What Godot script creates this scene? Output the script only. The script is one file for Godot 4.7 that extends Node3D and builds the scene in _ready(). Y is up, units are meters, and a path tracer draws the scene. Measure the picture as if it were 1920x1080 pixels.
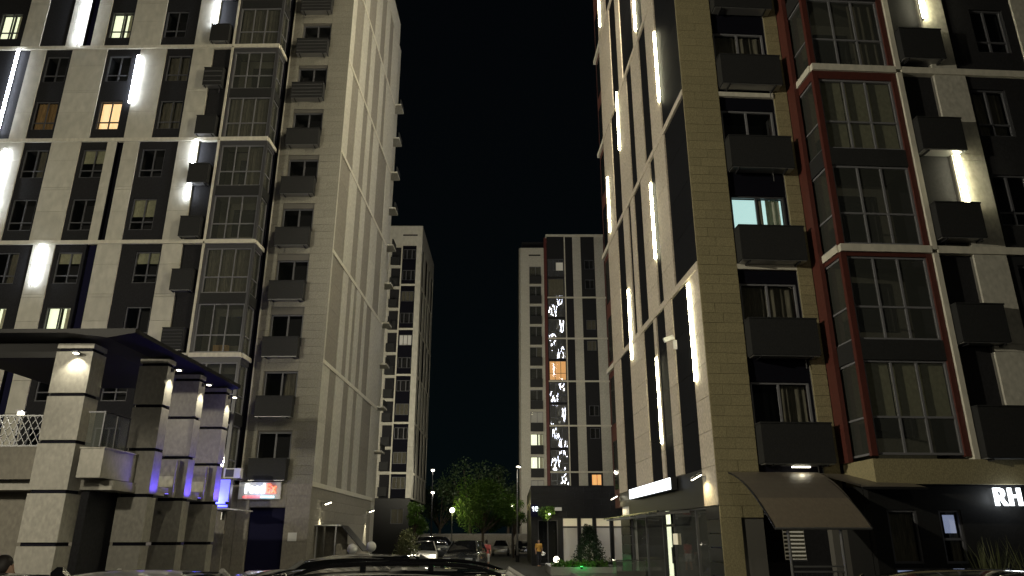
extends Node3D
# A night view up between two apartment towers: camera at eye height in the car park, towers left and right,
# two further towers, a shop block, parked cars, lamps.

const YAW_LEFT := 0.01665      # how far each estate row is turned from the camera's heading
const YAW_RIGHT := -0.05929

var mats := {}
var boxes := {}
var meshes := {}
var texs := {}
var names := {}
var rng := RandomNumberGenerator.new()
var org := Vector2.ZERO        # (u, d) of the frame that uvd() works in: u along the front, d away from the camera

func _ready() -> void:
	rng.seed = 4711
	set_view()
	make_materials()
	make_ground()
	left_tower()
	right_tower()
	far_left_tower()
	far_right_tower()
	shop_block()
	portal()
	left_tower_fittings()
	right_tower_fittings()
	lamps()
	street()
	plants()
	people()

# ------------------------------------------------------------------ camera, sky, sun
func set_view() -> void:
	var cam := Camera3D.new()
	cam.name = "camera"
	cam.position = Vector3(0, 1.65, 0)
	cam.rotation = Vector3(0.331349, 0, 0)
	cam.fov = 43.0187
	cam.near = 0.05
	cam.far = 2000.0
	add_child(cam)
	cam.current = true
	var sky_material := ProceduralSkyMaterial.new()
	sky_material.sky_top_color = Color(0.0010, 0.0013, 0.0018).linear_to_srgb()
	sky_material.sky_horizon_color = Color(0.0013, 0.0032, 0.0037).linear_to_srgb()
	sky_material.ground_bottom_color = Color(0.001, 0.001, 0.001).linear_to_srgb()
	sky_material.ground_horizon_color = Color(0.0013, 0.0032, 0.0037).linear_to_srgb()
	sky_material.sky_curve = 0.25
	var sky := Sky.new()
	sky.sky_material = sky_material
	var env := Environment.new()
	env.background_mode = Environment.BG_SKY
	env.sky = sky
	env.tonemap_mode = Environment.TONE_MAPPER_LINEAR
	env.tonemap_exposure = 1.0
	env.sdfgi_enabled = true
	env.ssao_enabled = true
	env.ssil_enabled = true
	var we := WorldEnvironment.new()
	we.name = "world_environment"
	we.environment = env
	add_child(we)
	var moon := DirectionalLight3D.new()
	moon.name = "moon"
	moon.light_color = Color(1.0, 0.95, 0.85)
	moon.light_energy = 0.012
	moon.light_angular_distance = 12.0
	moon.rotation = Vector3(deg_to_rad(-42), deg_to_rad(-12), 0)
	moon.shadow_enabled = true
	moon.sky_mode = DirectionalLight3D.SKY_MODE_LIGHT_ONLY
	add_child(moon)

# ------------------------------------------------------------------ small helpers
func numbered(called: String) -> String:
	var n: int = names.get(called, 0)
	names[called] = n + 1
	return called if n == 0 else "%s_%03d" % [called, n]

func thing(called: String, label: String, category: String, at := Vector3.ZERO, turn := 0.0, group := "") -> Node3D:
	var o := Node3D.new()
	o.name = numbered(called)
	add_child(o)
	o.position = at
	o.rotation.y = turn
	o.set_meta("label", label)
	o.set_meta("category", category)
	if group != "":
		o.set_meta("group", group)
	return o

func place(parent: Node, called: String, mesh: Mesh, m: Material, at := Vector3.ZERO, turn := Vector3.ZERO) -> MeshInstance3D:
	var o := MeshInstance3D.new()
	o.name = called
	o.mesh = mesh
	o.material_override = m
	o.position = at
	o.rotation = turn
	parent.add_child(o, true)
	return o

func holder(parent: Node, called: String, at := Vector3.ZERO, turn_y := 0.0) -> Node3D:
	var o := Node3D.new()
	o.name = called
	o.position = at
	o.rotation.y = turn_y
	parent.add_child(o, true)
	return o

func structure(o: Node) -> void:
	o.set_meta("kind", "structure")

func box(sx: float, sy: float, sz: float) -> Mesh:
	var key := "%.3f_%.3f_%.3f" % [sx, sy, sz]
	if not boxes.has(key):
		var b := BoxMesh.new()
		b.size = Vector3(sx, sy, sz)
		boxes[key] = b
	return boxes[key]

func uvd(u: float, v: float, d: float) -> Vector3:
	return Vector3(u - org.x, v, org.y - d)

# a box given by its extents along the front (u), up (v) and away from the camera (d)
func ub(parent: Node, called: String, u0: float, u1: float, v0: float, v1: float, d0: float, d1: float, m: Material) -> MeshInstance3D:
	return place(parent, called, box(absf(u1 - u0), absf(v1 - v0), absf(d1 - d0)), m, uvd((u0 + u1) / 2, (v0 + v1) / 2, (d0 + d1) / 2))

func frame_at(yaw: float, u: float, d: float) -> Vector3:
	org = Vector2(u, d)
	return Vector3(cos(yaw) * u + sin(yaw) * d, 0, sin(yaw) * u - cos(yaw) * d)

func quad(st: SurfaceTool, a: Vector3, b: Vector3, c: Vector3, d: Vector3) -> void:
	# a, b, c, d run clockwise as seen from the front
	for p in [a, b, c, a, c, d]:
		st.add_vertex(p)

func add_box(st: SurfaceTool, lo: Vector3, hi: Vector3) -> void:
	var p := [Vector3(lo.x, lo.y, lo.z), Vector3(hi.x, lo.y, lo.z), Vector3(hi.x, hi.y, lo.z), Vector3(lo.x, hi.y, lo.z),
		Vector3(lo.x, lo.y, hi.z), Vector3(hi.x, lo.y, hi.z), Vector3(hi.x, hi.y, hi.z), Vector3(lo.x, hi.y, hi.z)]
	quad(st, p[4], p[7], p[6], p[5])
	quad(st, p[1], p[2], p[3], p[0])
	quad(st, p[5], p[6], p[2], p[1])
	quad(st, p[0], p[3], p[7], p[4])
	quad(st, p[7], p[3], p[2], p[6])
	quad(st, p[0], p[4], p[5], p[1])

func begin() -> SurfaceTool:
	var st := SurfaceTool.new()
	st.begin(Mesh.PRIMITIVE_TRIANGLES)
	st.set_smooth_group(-1)
	return st

func done(st: SurfaceTool, smooth := false) -> ArrayMesh:
	if smooth:
		st.index()
	st.generate_normals()
	return st.commit()

func add_bar(st: SurfaceTool, a: Vector3, b: Vector3, r: float, sides := 6, r2 := -1.0) -> void:
	if r2 < 0.0:
		r2 = r
	var z := (b - a).normalized()
	var x := z.cross(Vector3.UP if absf(z.y) < 0.9 else Vector3.RIGHT).normalized()
	var y := z.cross(x)
	for i in sides:
		var t0 := TAU * i / sides
		var t1 := TAU * (i + 1) / sides
		var e0 := x * cos(t0) + y * sin(t0)
		var e1 := x * cos(t1) + y * sin(t1)
		quad(st, a + e0 * r, a + e1 * r, b + e1 * r2, b + e0 * r2)
		for tri in [[a, a + e1 * r, a + e0 * r], [b, b + e0 * r2, b + e1 * r2]]:
			for p in tri:
				st.add_vertex(p)

# a wall of one material with openings: cut into cells along the edges of its holes [u0, u1, v0, v1]
func wall(parent: Node, called: String, u0: float, u1: float, v0: float, v1: float, d0: float, d1: float, holes: Array, m: Material) -> MeshInstance3D:
	var us := [u0, u1]
	for h in holes:
		for k in 2:
			var e: float = clampf(h[k], u0, u1)
			if not us.has(e):
				us.append(e)
	us.sort()
	var st := begin()
	for i in us.size() - 1:
		var a: float = us[i]
		var b: float = us[i + 1]
		if b - a < 0.002:
			continue
		var spans := []
		for h in holes:
			if h[0] <= a + 0.001 and h[1] >= b - 0.001:
				spans.append([h[2], h[3]])
		spans.sort_custom(func(p, q): return p[0] < q[0])
		var v := v0
		for s in spans:
			if s[0] > v + 0.001:
				add_box(st, uvd(a, v, d1), uvd(b, s[0], d0))
			v = maxf(v, s[1])
		if v < v1 - 0.001:
			add_box(st, uvd(a, v, d1), uvd(b, v1, d0))
	return place(parent, called, done(st), m)

func omni(parent: Node, at: Vector3, color: Color, energy: float, size := 0.1) -> OmniLight3D:
	var l := OmniLight3D.new()
	l.name = "lamp_light"
	l.light_color = color
	l.light_energy = energy
	l.light_size = size
	l.omni_range = 120.0
	l.omni_attenuation = 2.0
	l.shadow_enabled = true
	l.position = at
	parent.add_child(l, true)
	return l

func spot(parent: Node, at: Vector3, toward: Vector3, color: Color, energy: float, angle := 60.0, size := 0.15) -> SpotLight3D:
	var l := SpotLight3D.new()
	l.name = "lamp_light"
	l.light_color = color
	l.light_energy = energy
	l.light_size = size
	l.spot_range = 200.0
	l.spot_attenuation = 2.0
	l.spot_angle = angle
	l.spot_angle_attenuation = 0.6
	l.shadow_enabled = true
	parent.add_child(l, true)
	l.position = at
	l.basis = Basis.looking_at(toward.normalized(), Vector3.UP if absf(toward.normalized().y) < 0.98 else Vector3.RIGHT)
	return l

# ------------------------------------------------------------------ materials
func noise_texture(seed_value: int, freq: float, lo: float, hi: float, size := 256, stretch := Vector2(1, 1), octaves := 4) -> ImageTexture:
	var n := FastNoiseLite.new()
	n.seed = seed_value
	n.noise_type = FastNoiseLite.TYPE_SIMPLEX
	n.frequency = 1.0
	n.fractal_octaves = octaves
	var img := Image.create(size, size, false, Image.FORMAT_RGB8)
	for y in size:
		for x in size:
			# a torus in four dimensions would tile; two crossed ramps are enough here
			var fx := float(x) / size
			var fy := float(y) / size
			var a := n.get_noise_3d(cos(fx * TAU) * freq * stretch.x, sin(fx * TAU) * freq * stretch.x, fy * freq * 4.0 * stretch.y)
			var b := n.get_noise_3d(cos(fx * TAU) * freq * stretch.x, sin(fx * TAU) * freq * stretch.x, (fy - 1.0) * freq * 4.0 * stretch.y)
			var s := clampf(lerpf(a, b, fy) * 0.9 + 0.5, 0.0, 1.0)
			var c := lerpf(lo, hi, s)
			img.set_pixel(x, y, Color(c, c, c))
	return ImageTexture.create_from_image(img)

func wave_normal(seed_value: int, freq: float, strength: float, size := 256) -> ImageTexture:
	var n := FastNoiseLite.new()
	n.seed = seed_value
	n.noise_type = FastNoiseLite.TYPE_SIMPLEX
	n.frequency = 1.0
	n.fractal_octaves = 2
	var img := Image.create(size, size, false, Image.FORMAT_RGB8)
	for y in size:
		for x in size:
			var fx := float(x) / size
			var fy := float(y) / size
			var v := n.get_noise_3d(cos(fx * TAU) * freq, sin(fx * TAU) * freq, fy * freq * 3.0)
			var w := n.get_noise_3d(cos(fx * TAU) * freq, sin(fx * TAU) * freq, (fy - 1.0) * freq * 3.0)
			var c := lerpf(v, w, fy) * 0.5 + 0.5
			img.set_pixel(x, y, Color(c, c, c))
	img.bump_map_to_normal_map(strength)
	return ImageTexture.create_from_image(img)

func mat(key: String, c: Color, rough := 0.8, o := {}) -> StandardMaterial3D:
	if mats.has(key):
		return mats[key]
	var m := StandardMaterial3D.new()
	m.albedo_color = c.linear_to_srgb()
	m.roughness = rough
	m.metallic = o.get("metal", 0.0)
	m.metallic_specular = o.get("spec", 0.5)
	if o.has("tex"):
		m.albedo_texture = texs[o.tex]
		m.uv1_triplanar = true
		m.uv1_world_triplanar = true
		m.uv1_scale = Vector3.ONE * float(o.get("scale", 0.5))
	if o.has("normal"):
		m.normal_enabled = true
		m.normal_texture = texs[o.normal]
		m.normal_scale = o.get("depth", 1.0)
		m.uv1_triplanar = true
		m.uv1_world_triplanar = true
		m.uv1_scale = Vector3.ONE * float(o.get("scale", 0.5))
	if o.has("alpha"):
		m.transparency = BaseMaterial3D.TRANSPARENCY_ALPHA
		m.albedo_color.a = o.alpha
	if o.has("coat"):
		m.clearcoat_enabled = true
		m.clearcoat = o.coat
		m.clearcoat_roughness = 0.05
	if o.has("back"):
		m.backlight_enabled = true
		m.backlight = o.back
	if o.get("two", false):
		m.cull_mode = BaseMaterial3D.CULL_DISABLED
	mats[key] = m
	return m

func glow(key: String, c: Color, energy: float) -> StandardMaterial3D:
	if mats.has(key):
		return mats[key]
	var m := StandardMaterial3D.new()
	m.albedo_color = Color(0.8, 0.8, 0.8)
	m.emission_enabled = true
	m.emission = c
	m.emission_energy_multiplier = energy
	mats[key] = m
	return m

func make_materials() -> void:
	texs["mottle"] = noise_texture(3, 2.2, 0.86, 1.0, 256, Vector2.ONE, 6)
	texs["stone"] = noise_texture(9, 4.0, 0.78, 1.0, 256, Vector2(1.0, 1.0))
	texs["grit"] = noise_texture(17, 14.0, 0.75, 1.0, 256, Vector2.ONE, 3)
	texs["stain"] = noise_texture(29, 1.6, 0.90, 1.0, 256, Vector2(1.0, 0.8), 6)
	texs["wave"] = wave_normal(5, 1.6, 6.0)
	texs["cloth"] = noise_texture(41, 6.0, 0.62, 1.0, 256, Vector2(2.2, 0.12), 2)
	for k in 3:
		var t := 1.0 - 0.04 * k
		mat("beige%d" % k, Color(0.53 * t, 0.51 * t, 0.44 * t), 0.75, {"tex": "stain", "scale": 0.21})
		mat("cream%d" % k, Color(0.58 * t, 0.51 * t, 0.41 * t), 0.7, {"tex": "stone", "scale": 0.45})
		mat("taupe%d" % k, Color(0.265 * t, 0.245 * t, 0.205 * t), 0.85, {"tex": "mottle", "scale": 0.5})
		mat("pale%d" % k, Color(0.52 * t, 0.50 * t, 0.43 * t), 0.8, {"tex": "mottle", "scale": 0.4})
		mat("pierstone%d" % k, Color(0.245 * t, 0.235 * t, 0.195 * t), 0.85, {"tex": "stone", "scale": 0.8})
		mat("ochre%d" % k, Color(0.31 * t, 0.268 * t, 0.145 * t), 0.8, {"tex": "stone", "scale": 0.9})
		mat("slate%d" % k, Color(0.0125 * t, 0.013 * t, 0.015 * t), 0.75, {"spec": 0.12, "tex": "mottle", "scale": 0.9})
		mat("basalt%d" % k, Color(0.020 * t, 0.020 * t, 0.020 * t), 0.4, {"spec": 0.3, "tex": "mottle", "scale": 1.1})
		mat("portal%d" % k, Color(0.265 * t, 0.25 * t, 0.215 * t), 0.7, {"tex": "mottle", "scale": 0.45})
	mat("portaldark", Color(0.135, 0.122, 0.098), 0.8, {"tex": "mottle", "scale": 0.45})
	mat("mortar", Color(0.10, 0.095, 0.085), 0.95)
	mat("darkwall", Color(0.026, 0.026, 0.0285), 0.8, {"spec": 0.15, "tex": "mottle", "scale": 0.7})
	mat("blackwall", Color(0.006, 0.006, 0.010), 0.7, {"spec": 0.15})
	mat("bluewall", Color(0.010, 0.010, 0.030), 0.7, {"spec": 0.15})
	mat("band", Color(0.60, 0.57, 0.48), 0.7, {"tex": "stain", "scale": 0.4})
	mat("pvc", Color(0.15, 0.15, 0.162), 0.45)
	mat("pvcgrey", Color(0.075, 0.076, 0.085), 0.5)
	mat("pvcdark", Color(0.05, 0.05, 0.055), 0.4)
	mat("room", Color(0.008, 0.008, 0.009), 0.9)
	mat("balconyback", Color(0.10, 0.097, 0.072), 0.9, {"tex": "mottle", "scale": 0.8})
	mat("curtain", Color(0.15, 0.14, 0.10), 0.9, {"tex": "cloth", "scale": 0.6, "two": true})
	mat("blind", Color(0.30, 0.30, 0.19), 0.9, {"tex": "mottle", "scale": 0.5})
	mat("curtainwarm", Color(0.40, 0.25, 0.10), 0.9, {"tex": "cloth", "scale": 0.6, "two": true})
	mat("sheer", Color(0.62, 0.6, 0.5), 0.9, {"tex": "cloth", "scale": 0.9, "two": true, "back": Color(0.5, 0.48, 0.4)})
	mat("glass", Color(0.03, 0.035, 0.035), 0.02, {"alpha": 0.06})
	mat("glassgrey", Color(0.09, 0.095, 0.085), 0.03, {"alpha": 0.34})
	mat("mirrorglass", Color(0.24, 0.25, 0.27), 0.015, {"metal": 0.75, "normal": "wave", "depth": 0.032, "scale": 0.085})
	mat("acbox", Color(0.029, 0.0295, 0.030), 0.6, {"spec": 0.25, "tex": "mottle", "scale": 1.2})
	mat("acgrey", Color(0.03, 0.03, 0.031), 0.6)
	mat("metaldark", Color(0.03, 0.03, 0.033), 0.4, {"metal": 0.6})
	mat("metalgrey", Color(0.30, 0.30, 0.30), 0.38, {"metal": 0.8})
	mat("red", Color(0.082, 0.017, 0.011), 0.6, {"tex": "mottle", "scale": 0.6})
	mat("reddark", Color(0.085, 0.012, 0.008), 0.6)
	mat("soffit", Color(0.016, 0.0155, 0.0155), 0.6, {"spec": 0.2})
	mat("awninglow", Color(0.21, 0.175, 0.13), 0.5, {"tex": "mottle", "scale": 0.8})
	mat("asphalt", Color(0.05, 0.05, 0.048), 0.85, {"tex": "grit", "scale": 0.35})
	mat("paving", Color(0.17, 0.16, 0.145), 0.8, {"tex": "grit", "scale": 0.5})
	mat("kerb", Color(0.30, 0.29, 0.27), 0.85, {"tex": "grit", "scale": 0.7})
	mat("paint", Color(0.7, 0.7, 0.68), 0.7)
	mat("earth", Color(0.06, 0.045, 0.03), 0.95, {"tex": "grit", "scale": 0.8})
	mat("whiteplastic", Color(0.62, 0.62, 0.60), 0.5)
	mat("awning", Color(0.15, 0.13, 0.105), 0.45, {"tex": "stain", "scale": 0.6})
	mat("tyre", Color(0.02, 0.02, 0.02), 0.9)
	mat("carwhite", Color(0.62, 0.60, 0.55), 0.28, {"coat": 1.0})
	mat("carsilver", Color(0.36, 0.36, 0.34), 0.3, {"metal": 0.5, "coat": 1.0})
	mat("carblack", Color(0.012, 0.012, 0.014), 0.12, {"coat": 1.0})
	mat("cargrey", Color(0.06, 0.065, 0.07), 0.25, {"metal": 0.4, "coat": 1.0})
	mat("carglass", Color(0.012, 0.013, 0.014), 0.04)
	mat("chrome", Color(0.65, 0.65, 0.66), 0.12, {"metal": 1.0})
	mat("taillamp", Color(0.28, 0.01, 0.008), 0.2)
	mat("headlamp", Color(0.5, 0.5, 0.5), 0.1)
	for k in 3:
		mat("leaf%d" % k, [Color(0.12, 0.13, 0.055), Color(0.055, 0.12, 0.012), Color(0.02, 0.04, 0.012)][k], 0.6, {"two": true, "back": Color(0.10, 0.16, 0.04)})
	mat("needle", Color(0.022, 0.04, 0.018), 0.7, {"two": true})
	mat("bark", Color(0.09, 0.07, 0.05), 0.95, {"tex": "grit", "scale": 2.0})
	glow("led_white", Color(0.93, 0.96, 1.0), 60.0)
	glow("led_warm", Color(1.0, 0.97, 0.80), 52.0)
	glow("led_rear", Color(0.93, 0.94, 1.0), 60.0)
	glow("lamp_face", Color(1.0, 0.97, 0.86), 9.0)
	glow("window_cream", Color(0.96, 0.99, 0.82), 1.15)
	glow("window_cool", Color(0.76, 0.92, 0.90), 0.95)
	glow("window_amber", Color(1.0, 0.82, 0.56), 1.15)
	glow("window_orange", Color(1.0, 0.68, 0.28), 0.85)
	glow("window_shade", Color(0.92, 0.84, 0.62), 0.065)
	glow("window_upper", Color(1.0, 0.92, 0.68), 0.30)
	glow("window_blue", Color(0.75, 0.82, 1.0), 0.3)
	mat("pipe", Color(0.10, 0.10, 0.10), 0.5)
	glow("window_dim", Color(0.9, 0.85, 0.7), 0.10)
	glow("sign_white", Color(0.95, 0.98, 1.0), 3.2)
	glow("sign_orange", Color(1.0, 0.36, 0.10), 2.4)
	glow("sign_red", Color(1.0, 0.16, 0.16), 1.8)
	glow("sign_blue", Color(0.13, 0.18, 1.0), 1.7)
	glow("sign_violet", Color(0.36, 0.28, 1.0), 2.0)
	glow("lamp_green", Color(0.1, 1.0, 0.4), 2.0)
	glow("sign_cyan", Color(0.65, 0.95, 1.0), 2.2)

func ground_sheet(called: String, x0: float, x1: float, z0: float, z1: float, y: float, m: Material) -> MeshInstance3D:
	var st := begin()
	quad(st, Vector3(x0, y, z1), Vector3(x0, y, z0), Vector3(x1, y, z0), Vector3(x1, y, z1))
	var o := place(self, called, done(st), m)
	structure(o)
	return o

func make_ground() -> void:
	ground_sheet("ground", -600, 600, -900, 300, 0.0, mats.asphalt)
	# pavements along both towers: raised slabs with a kerb
	for p in [["pavement_left", -9.9, -7.2, -88.0, -30.0], ["pavement_right", 3.0, 6.6, -50.0, -17.5]]:
		var o := place(self, p[0], box(p[2] - p[1], 0.12, p[4] - p[3]), mats.paving, Vector3((p[1] + p[2]) / 2, 0.06, (p[3] + p[4]) / 2))
		structure(o)
	for p in [["kerb_left", -7.2, -7.05, -88.0, -30.0], ["kerb_right", 2.85, 3.0, -50.0, -17.5]]:
		var o := place(self, p[0], box(p[2] - p[1], 0.15, p[4] - p[3]), mats.kerb, Vector3((p[1] + p[2]) / 2, 0.075, (p[3] + p[4]) / 2))
		structure(o)

# ------------------------------------------------------------------ windows
func pane_mesh(w: float, h: float) -> Mesh:
	var key := "pane%.3f_%.3f" % [w, h]
	if not meshes.has(key):
		var q := QuadMesh.new()
		q.size = Vector2(w, h)
		meshes[key] = q
	return meshes[key]

func curtain_mesh(w: float, h: float) -> Mesh:
	var key := "curtain%.2f_%.2f" % [w, h]
	if meshes.has(key):
		return meshes[key]
	var st := begin()
	st.set_smooth_group(0)
	var n := maxi(6, int(w / 0.045))
	var r := RandomNumberGenerator.new()
	r.seed = int(w * 1000) + int(h * 77)
	var zs := []
	for i in n + 1:
		zs.append(0.035 * sin(i * 1.35 + 0.8 * sin(i * 0.31)) + r.randf_range(-0.008, 0.008))
	for i in n:
		var x0 := -w / 2 + w * i / n
		var x1 := -w / 2 + w * (i + 1) / n
		quad(st, Vector3(x0, 0, zs[i]), Vector3(x0, h, zs[i] * 0.7), Vector3(x1, h, zs[i + 1] * 0.7), Vector3(x1, 0, zs[i + 1]))
	meshes[key] = done(st, true)
	return meshes[key]

func room_mesh(w: float, h: float, depth: float) -> Mesh:
	var key := "room%.3f_%.3f_%.3f" % [w, h, depth]
	if meshes.has(key):
		return meshes[key]
	var st := begin()
	var x := w / 2
	add_box(st, Vector3(-x - 0.1, -0.1, -depth - 0.05), Vector3(x + 0.1, h + 0.1, -depth))
	add_box(st, Vector3(-x - 0.1, -0.1, -depth), Vector3(-x - 0.05, h + 0.1, 0))
	add_box(st, Vector3(x + 0.05, -0.1, -depth), Vector3(x + 0.1, h + 0.1, 0))
	add_box(st, Vector3(-x - 0.05, -0.1, -depth), Vector3(x + 0.05, -0.05, 0))
	add_box(st, Vector3(-x - 0.05, h + 0.05, -depth), Vector3(x + 0.05, h + 0.1, 0))
	meshes[key] = done(st)
	return meshes[key]

func frame_mesh(w: float, h: float, cols: Array, transom: float, edge: float, bar: float) -> Mesh:
	var key := "frame%.3f_%.3f_%s_%.2f_%.3f" % [w, h, str(cols), transom, edge]
	if meshes.has(key):
		return meshes[key]
	var st := begin()
	var x := w / 2 - 0.002
	add_box(st, Vector3(-x, 0.002, -0.05), Vector3(-x + edge, h - 0.002, 0.02))
	add_box(st, Vector3(x - edge, 0.002, -0.05), Vector3(x, h - 0.002, 0.02))
	add_box(st, Vector3(-x + edge, 0.002, -0.05), Vector3(x - edge, edge, 0.02))
	add_box(st, Vector3(-x + edge, h - edge, -0.05), Vector3(x - edge, h - 0.002, 0.02))
	for c in cols:
		var cx: float = -w / 2 + w * c
		add_box(st, Vector3(cx - bar / 2, edge, -0.045), Vector3(cx + bar / 2, h - edge, 0.016))
	if transom > 0.0:
		var xs := [-x + edge]
		for c in cols:
			xs.append(-w / 2 + w * float(c) - bar / 2)
			xs.append(-w / 2 + w * float(c) + bar / 2)
		xs.append(x - edge)
		for i in range(0, xs.size(), 2):
			add_box(st, Vector3(xs[i], h * transom - bar / 2, -0.045), Vector3(xs[i + 1], h * transom + bar / 2, 0.012))
	meshes[key] = done(st)
	return meshes[key]

func window(parent: Node, at: Vector3, turn: float, w: float, h: float, o := {}) -> Node3D:
	var n := holder(parent, "window", at, turn)
	var cols: Array = o.get("cols", [0.54])
	var transom: float = o.get("transom", 0.26)
	var edge: float = o.get("edge", 0.055)
	var bar: float = o.get("bar", 0.06)
	if o.get("back", "dark") in ["cream", "cool", "amber", "orange"]:
		o["frame"] = "pvcdark"
	var z: float = -o.get("recess", 0.12)
	place(n, "frame", frame_mesh(w, h, cols, transom, edge, bar), mats[o.get("frame", "pvcgrey")], Vector3(0, 0, z))
	var xs := [-w / 2 + edge]
	for c in cols:
		xs.append(-w / 2 + w * float(c) - bar / 2)
		xs.append(-w / 2 + w * float(c) + bar / 2)
	xs.append(w / 2 - edge)
	var ys := [edge, h - edge] if transom <= 0.0 else [edge, h * transom - bar / 2, h * transom + bar / 2, h - edge]
	for i in range(0, xs.size(), 2):
		for j in range(0, ys.size(), 2):
			place(n, "pane", pane_mesh(xs[i + 1] - xs[i], ys[j + 1] - ys[j]), mats[o.get("glass", "glass")], Vector3((xs[i] + xs[i + 1]) / 2, (ys[j] + ys[j + 1]) / 2, z - 0.012))
	var back: String = o.get("back", "dark")
	if o.get("sill", false):
		place(n, "sill", box(w + 0.08, 0.03, 0.16), mats.pvc, Vector3(0, -0.017, 0.0))
	if back == "none":
		return n
	place(n, "room", room_mesh(w, h, o.get("depth", 0.85)), mats.room, Vector3(0, 0, z - 0.06))
	if back == "curtain" or back == "curtainwarm":
		place(n, "curtain", curtain_mesh(w * 0.98, h * 0.99), mats[back], Vector3(0, 0.005, z - 0.20))
	elif back == "roller":
		var drop := h * rng.randf_range(0.25, 0.6)
		place(n, "blind", box(w * 0.94, drop, 0.01), mats.blind, Vector3(0, h - drop / 2, z - 0.1))
	elif back == "half":
		place(n, "curtain", curtain_mesh(w * 0.4, h * 0.99), mats.curtain, Vector3(w * 0.27, 0.005, z - 0.20))
	elif back != "dark":
		place(n, "window_glow", box(w + 0.06, h + 0.06, 0.02), mats["window_" + back], Vector3(0, h / 2, z - 0.32))
		if back == "cream" or back == "cool":
			place(n, "curtain", curtain_mesh(w * 0.26, h * 0.99), mats.sheer, Vector3(w * 0.33, 0.005, z - 0.22))
			place(n, "curtain", curtain_mesh(w * 0.12, h * 0.99), mats.curtain, Vector3(w * 0.06, 0.005, z - 0.18))
	return n

# ------------------------------------------------------------------ facade pieces shared by the towers
# vertical strip of cladding panels, each its own piece with an open joint round it
func panels(parent: Node, called: String, kind: String, u0: float, u1: float, v0: float, v1: float, d0: float, d1: float, cuts: Array) -> void:
	var vs := [v0]
	for c in cuts:
		if c > v0 + 0.15 and c < v1 - 0.15:
			vs.append(c)
	vs.append(v1)
	for i in vs.size() - 1:
		var g := 0.006
		ub(parent, called, u0 + g, u1 - g, vs[i] + g, vs[i + 1] - g, d0, d1, mats["%s%d" % [kind, rng.randi() % 3]])

# the same on a wall that runs away from the camera: u0..u1 is the thickness, d the extent
func side_panels(parent: Node, called: String, kind: String, u0: float, u1: float, v0: float, v1: float, d0: float, d1: float, height: float) -> void:
	var n := maxi(1, int(round((v1 - v0) / height)))
	for i in n:
		var g := 0.006
		ub(parent, called, u0, u1, lerpf(v0, v1, float(i) / n) + g, lerpf(v0, v1, float(i + 1) / n) - g, d0 + g, d1 - g, mats["%s%d" % [kind, rng.randi() % 3]])

func ac_box(parent: Node, u0: float, u1: float, v0: float, v1: float, d_wall: float, out: float, louvres := 0, m := "acbox") -> void:
	var n := holder(parent, "air_conditioner_box", uvd((u0 + u1) / 2, v0, d_wall))
	var w := u1 - u0
	var h := v1 - v0
	place(n, "casing", box(w, h, out), mats[m], Vector3(0, h / 2, out / 2))
	place(n, "lip", box(w + 0.03, 0.04, out + 0.02), mats[m], Vector3(0, h + 0.02, out / 2 + 0.01))
	place(n, "base_tray", box(w - 0.06, 0.03, out - 0.06), mats.metalgrey, Vector3(0, -0.015, out / 2))
	if louvres == 0 and rng.randf() < 0.22 and w < 1.2:
		louvres = [5, 7, 4][rng.randi() % 3]
	if rng.randf() < 0.6:
		var px := w * rng.randf_range(0.2, 0.42) * (1.0 if rng.randf() < 0.5 else -1.0)
		place(n, "drain_pipe", box(0.022, 0.3, 0.022), mats.pipe, Vector3(px, -0.16, 0.06))
	for s in [-1, 1]:
		place(n, "bracket", box(0.035, 0.05, out - 0.02), mats.metaldark, Vector3(s * w * 0.38, -0.055, out / 2))
	for k in louvres:
		place(n, "louvre", box(w - 0.1, 0.05, 0.03), mats.acgrey, Vector3(0, h * (k + 0.7) / (louvres + 0.4), out + 0.015), Vector3(0.5, 0, 0))

func led(parent: Node, at: Vector3, length: float, key: String, turn := 0.0, shine := 1.0, wide := 0.12, gap := 0.1) -> void:
	var n := holder(parent, "light_strip", at, turn)
	place(n, "mount", box(0.05, length + 0.06, gap), mats.metalgrey, Vector3(0, length / 2, gap / 2))
	place(n, "led_tube", box(wide, length, 0.06), mats[key], Vector3(0, length / 2, gap + 0.031))
	var l := AreaLight3D.new()
	l.name = "led_light"
	l.area_size = Vector2(0.1, length)
	l.light_color = mats[key].emission
	l.light_energy = 1.4 * shine
	l.area_range = 40.0
	l.area_attenuation = 2.0
	l.shadow_enabled = true
	l.rotation = Vector3(0, PI, 0)   # an area light shines along its -z
	l.position = Vector3(0, length / 2, gap + 0.068)
	n.add_child(l, true)

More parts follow.
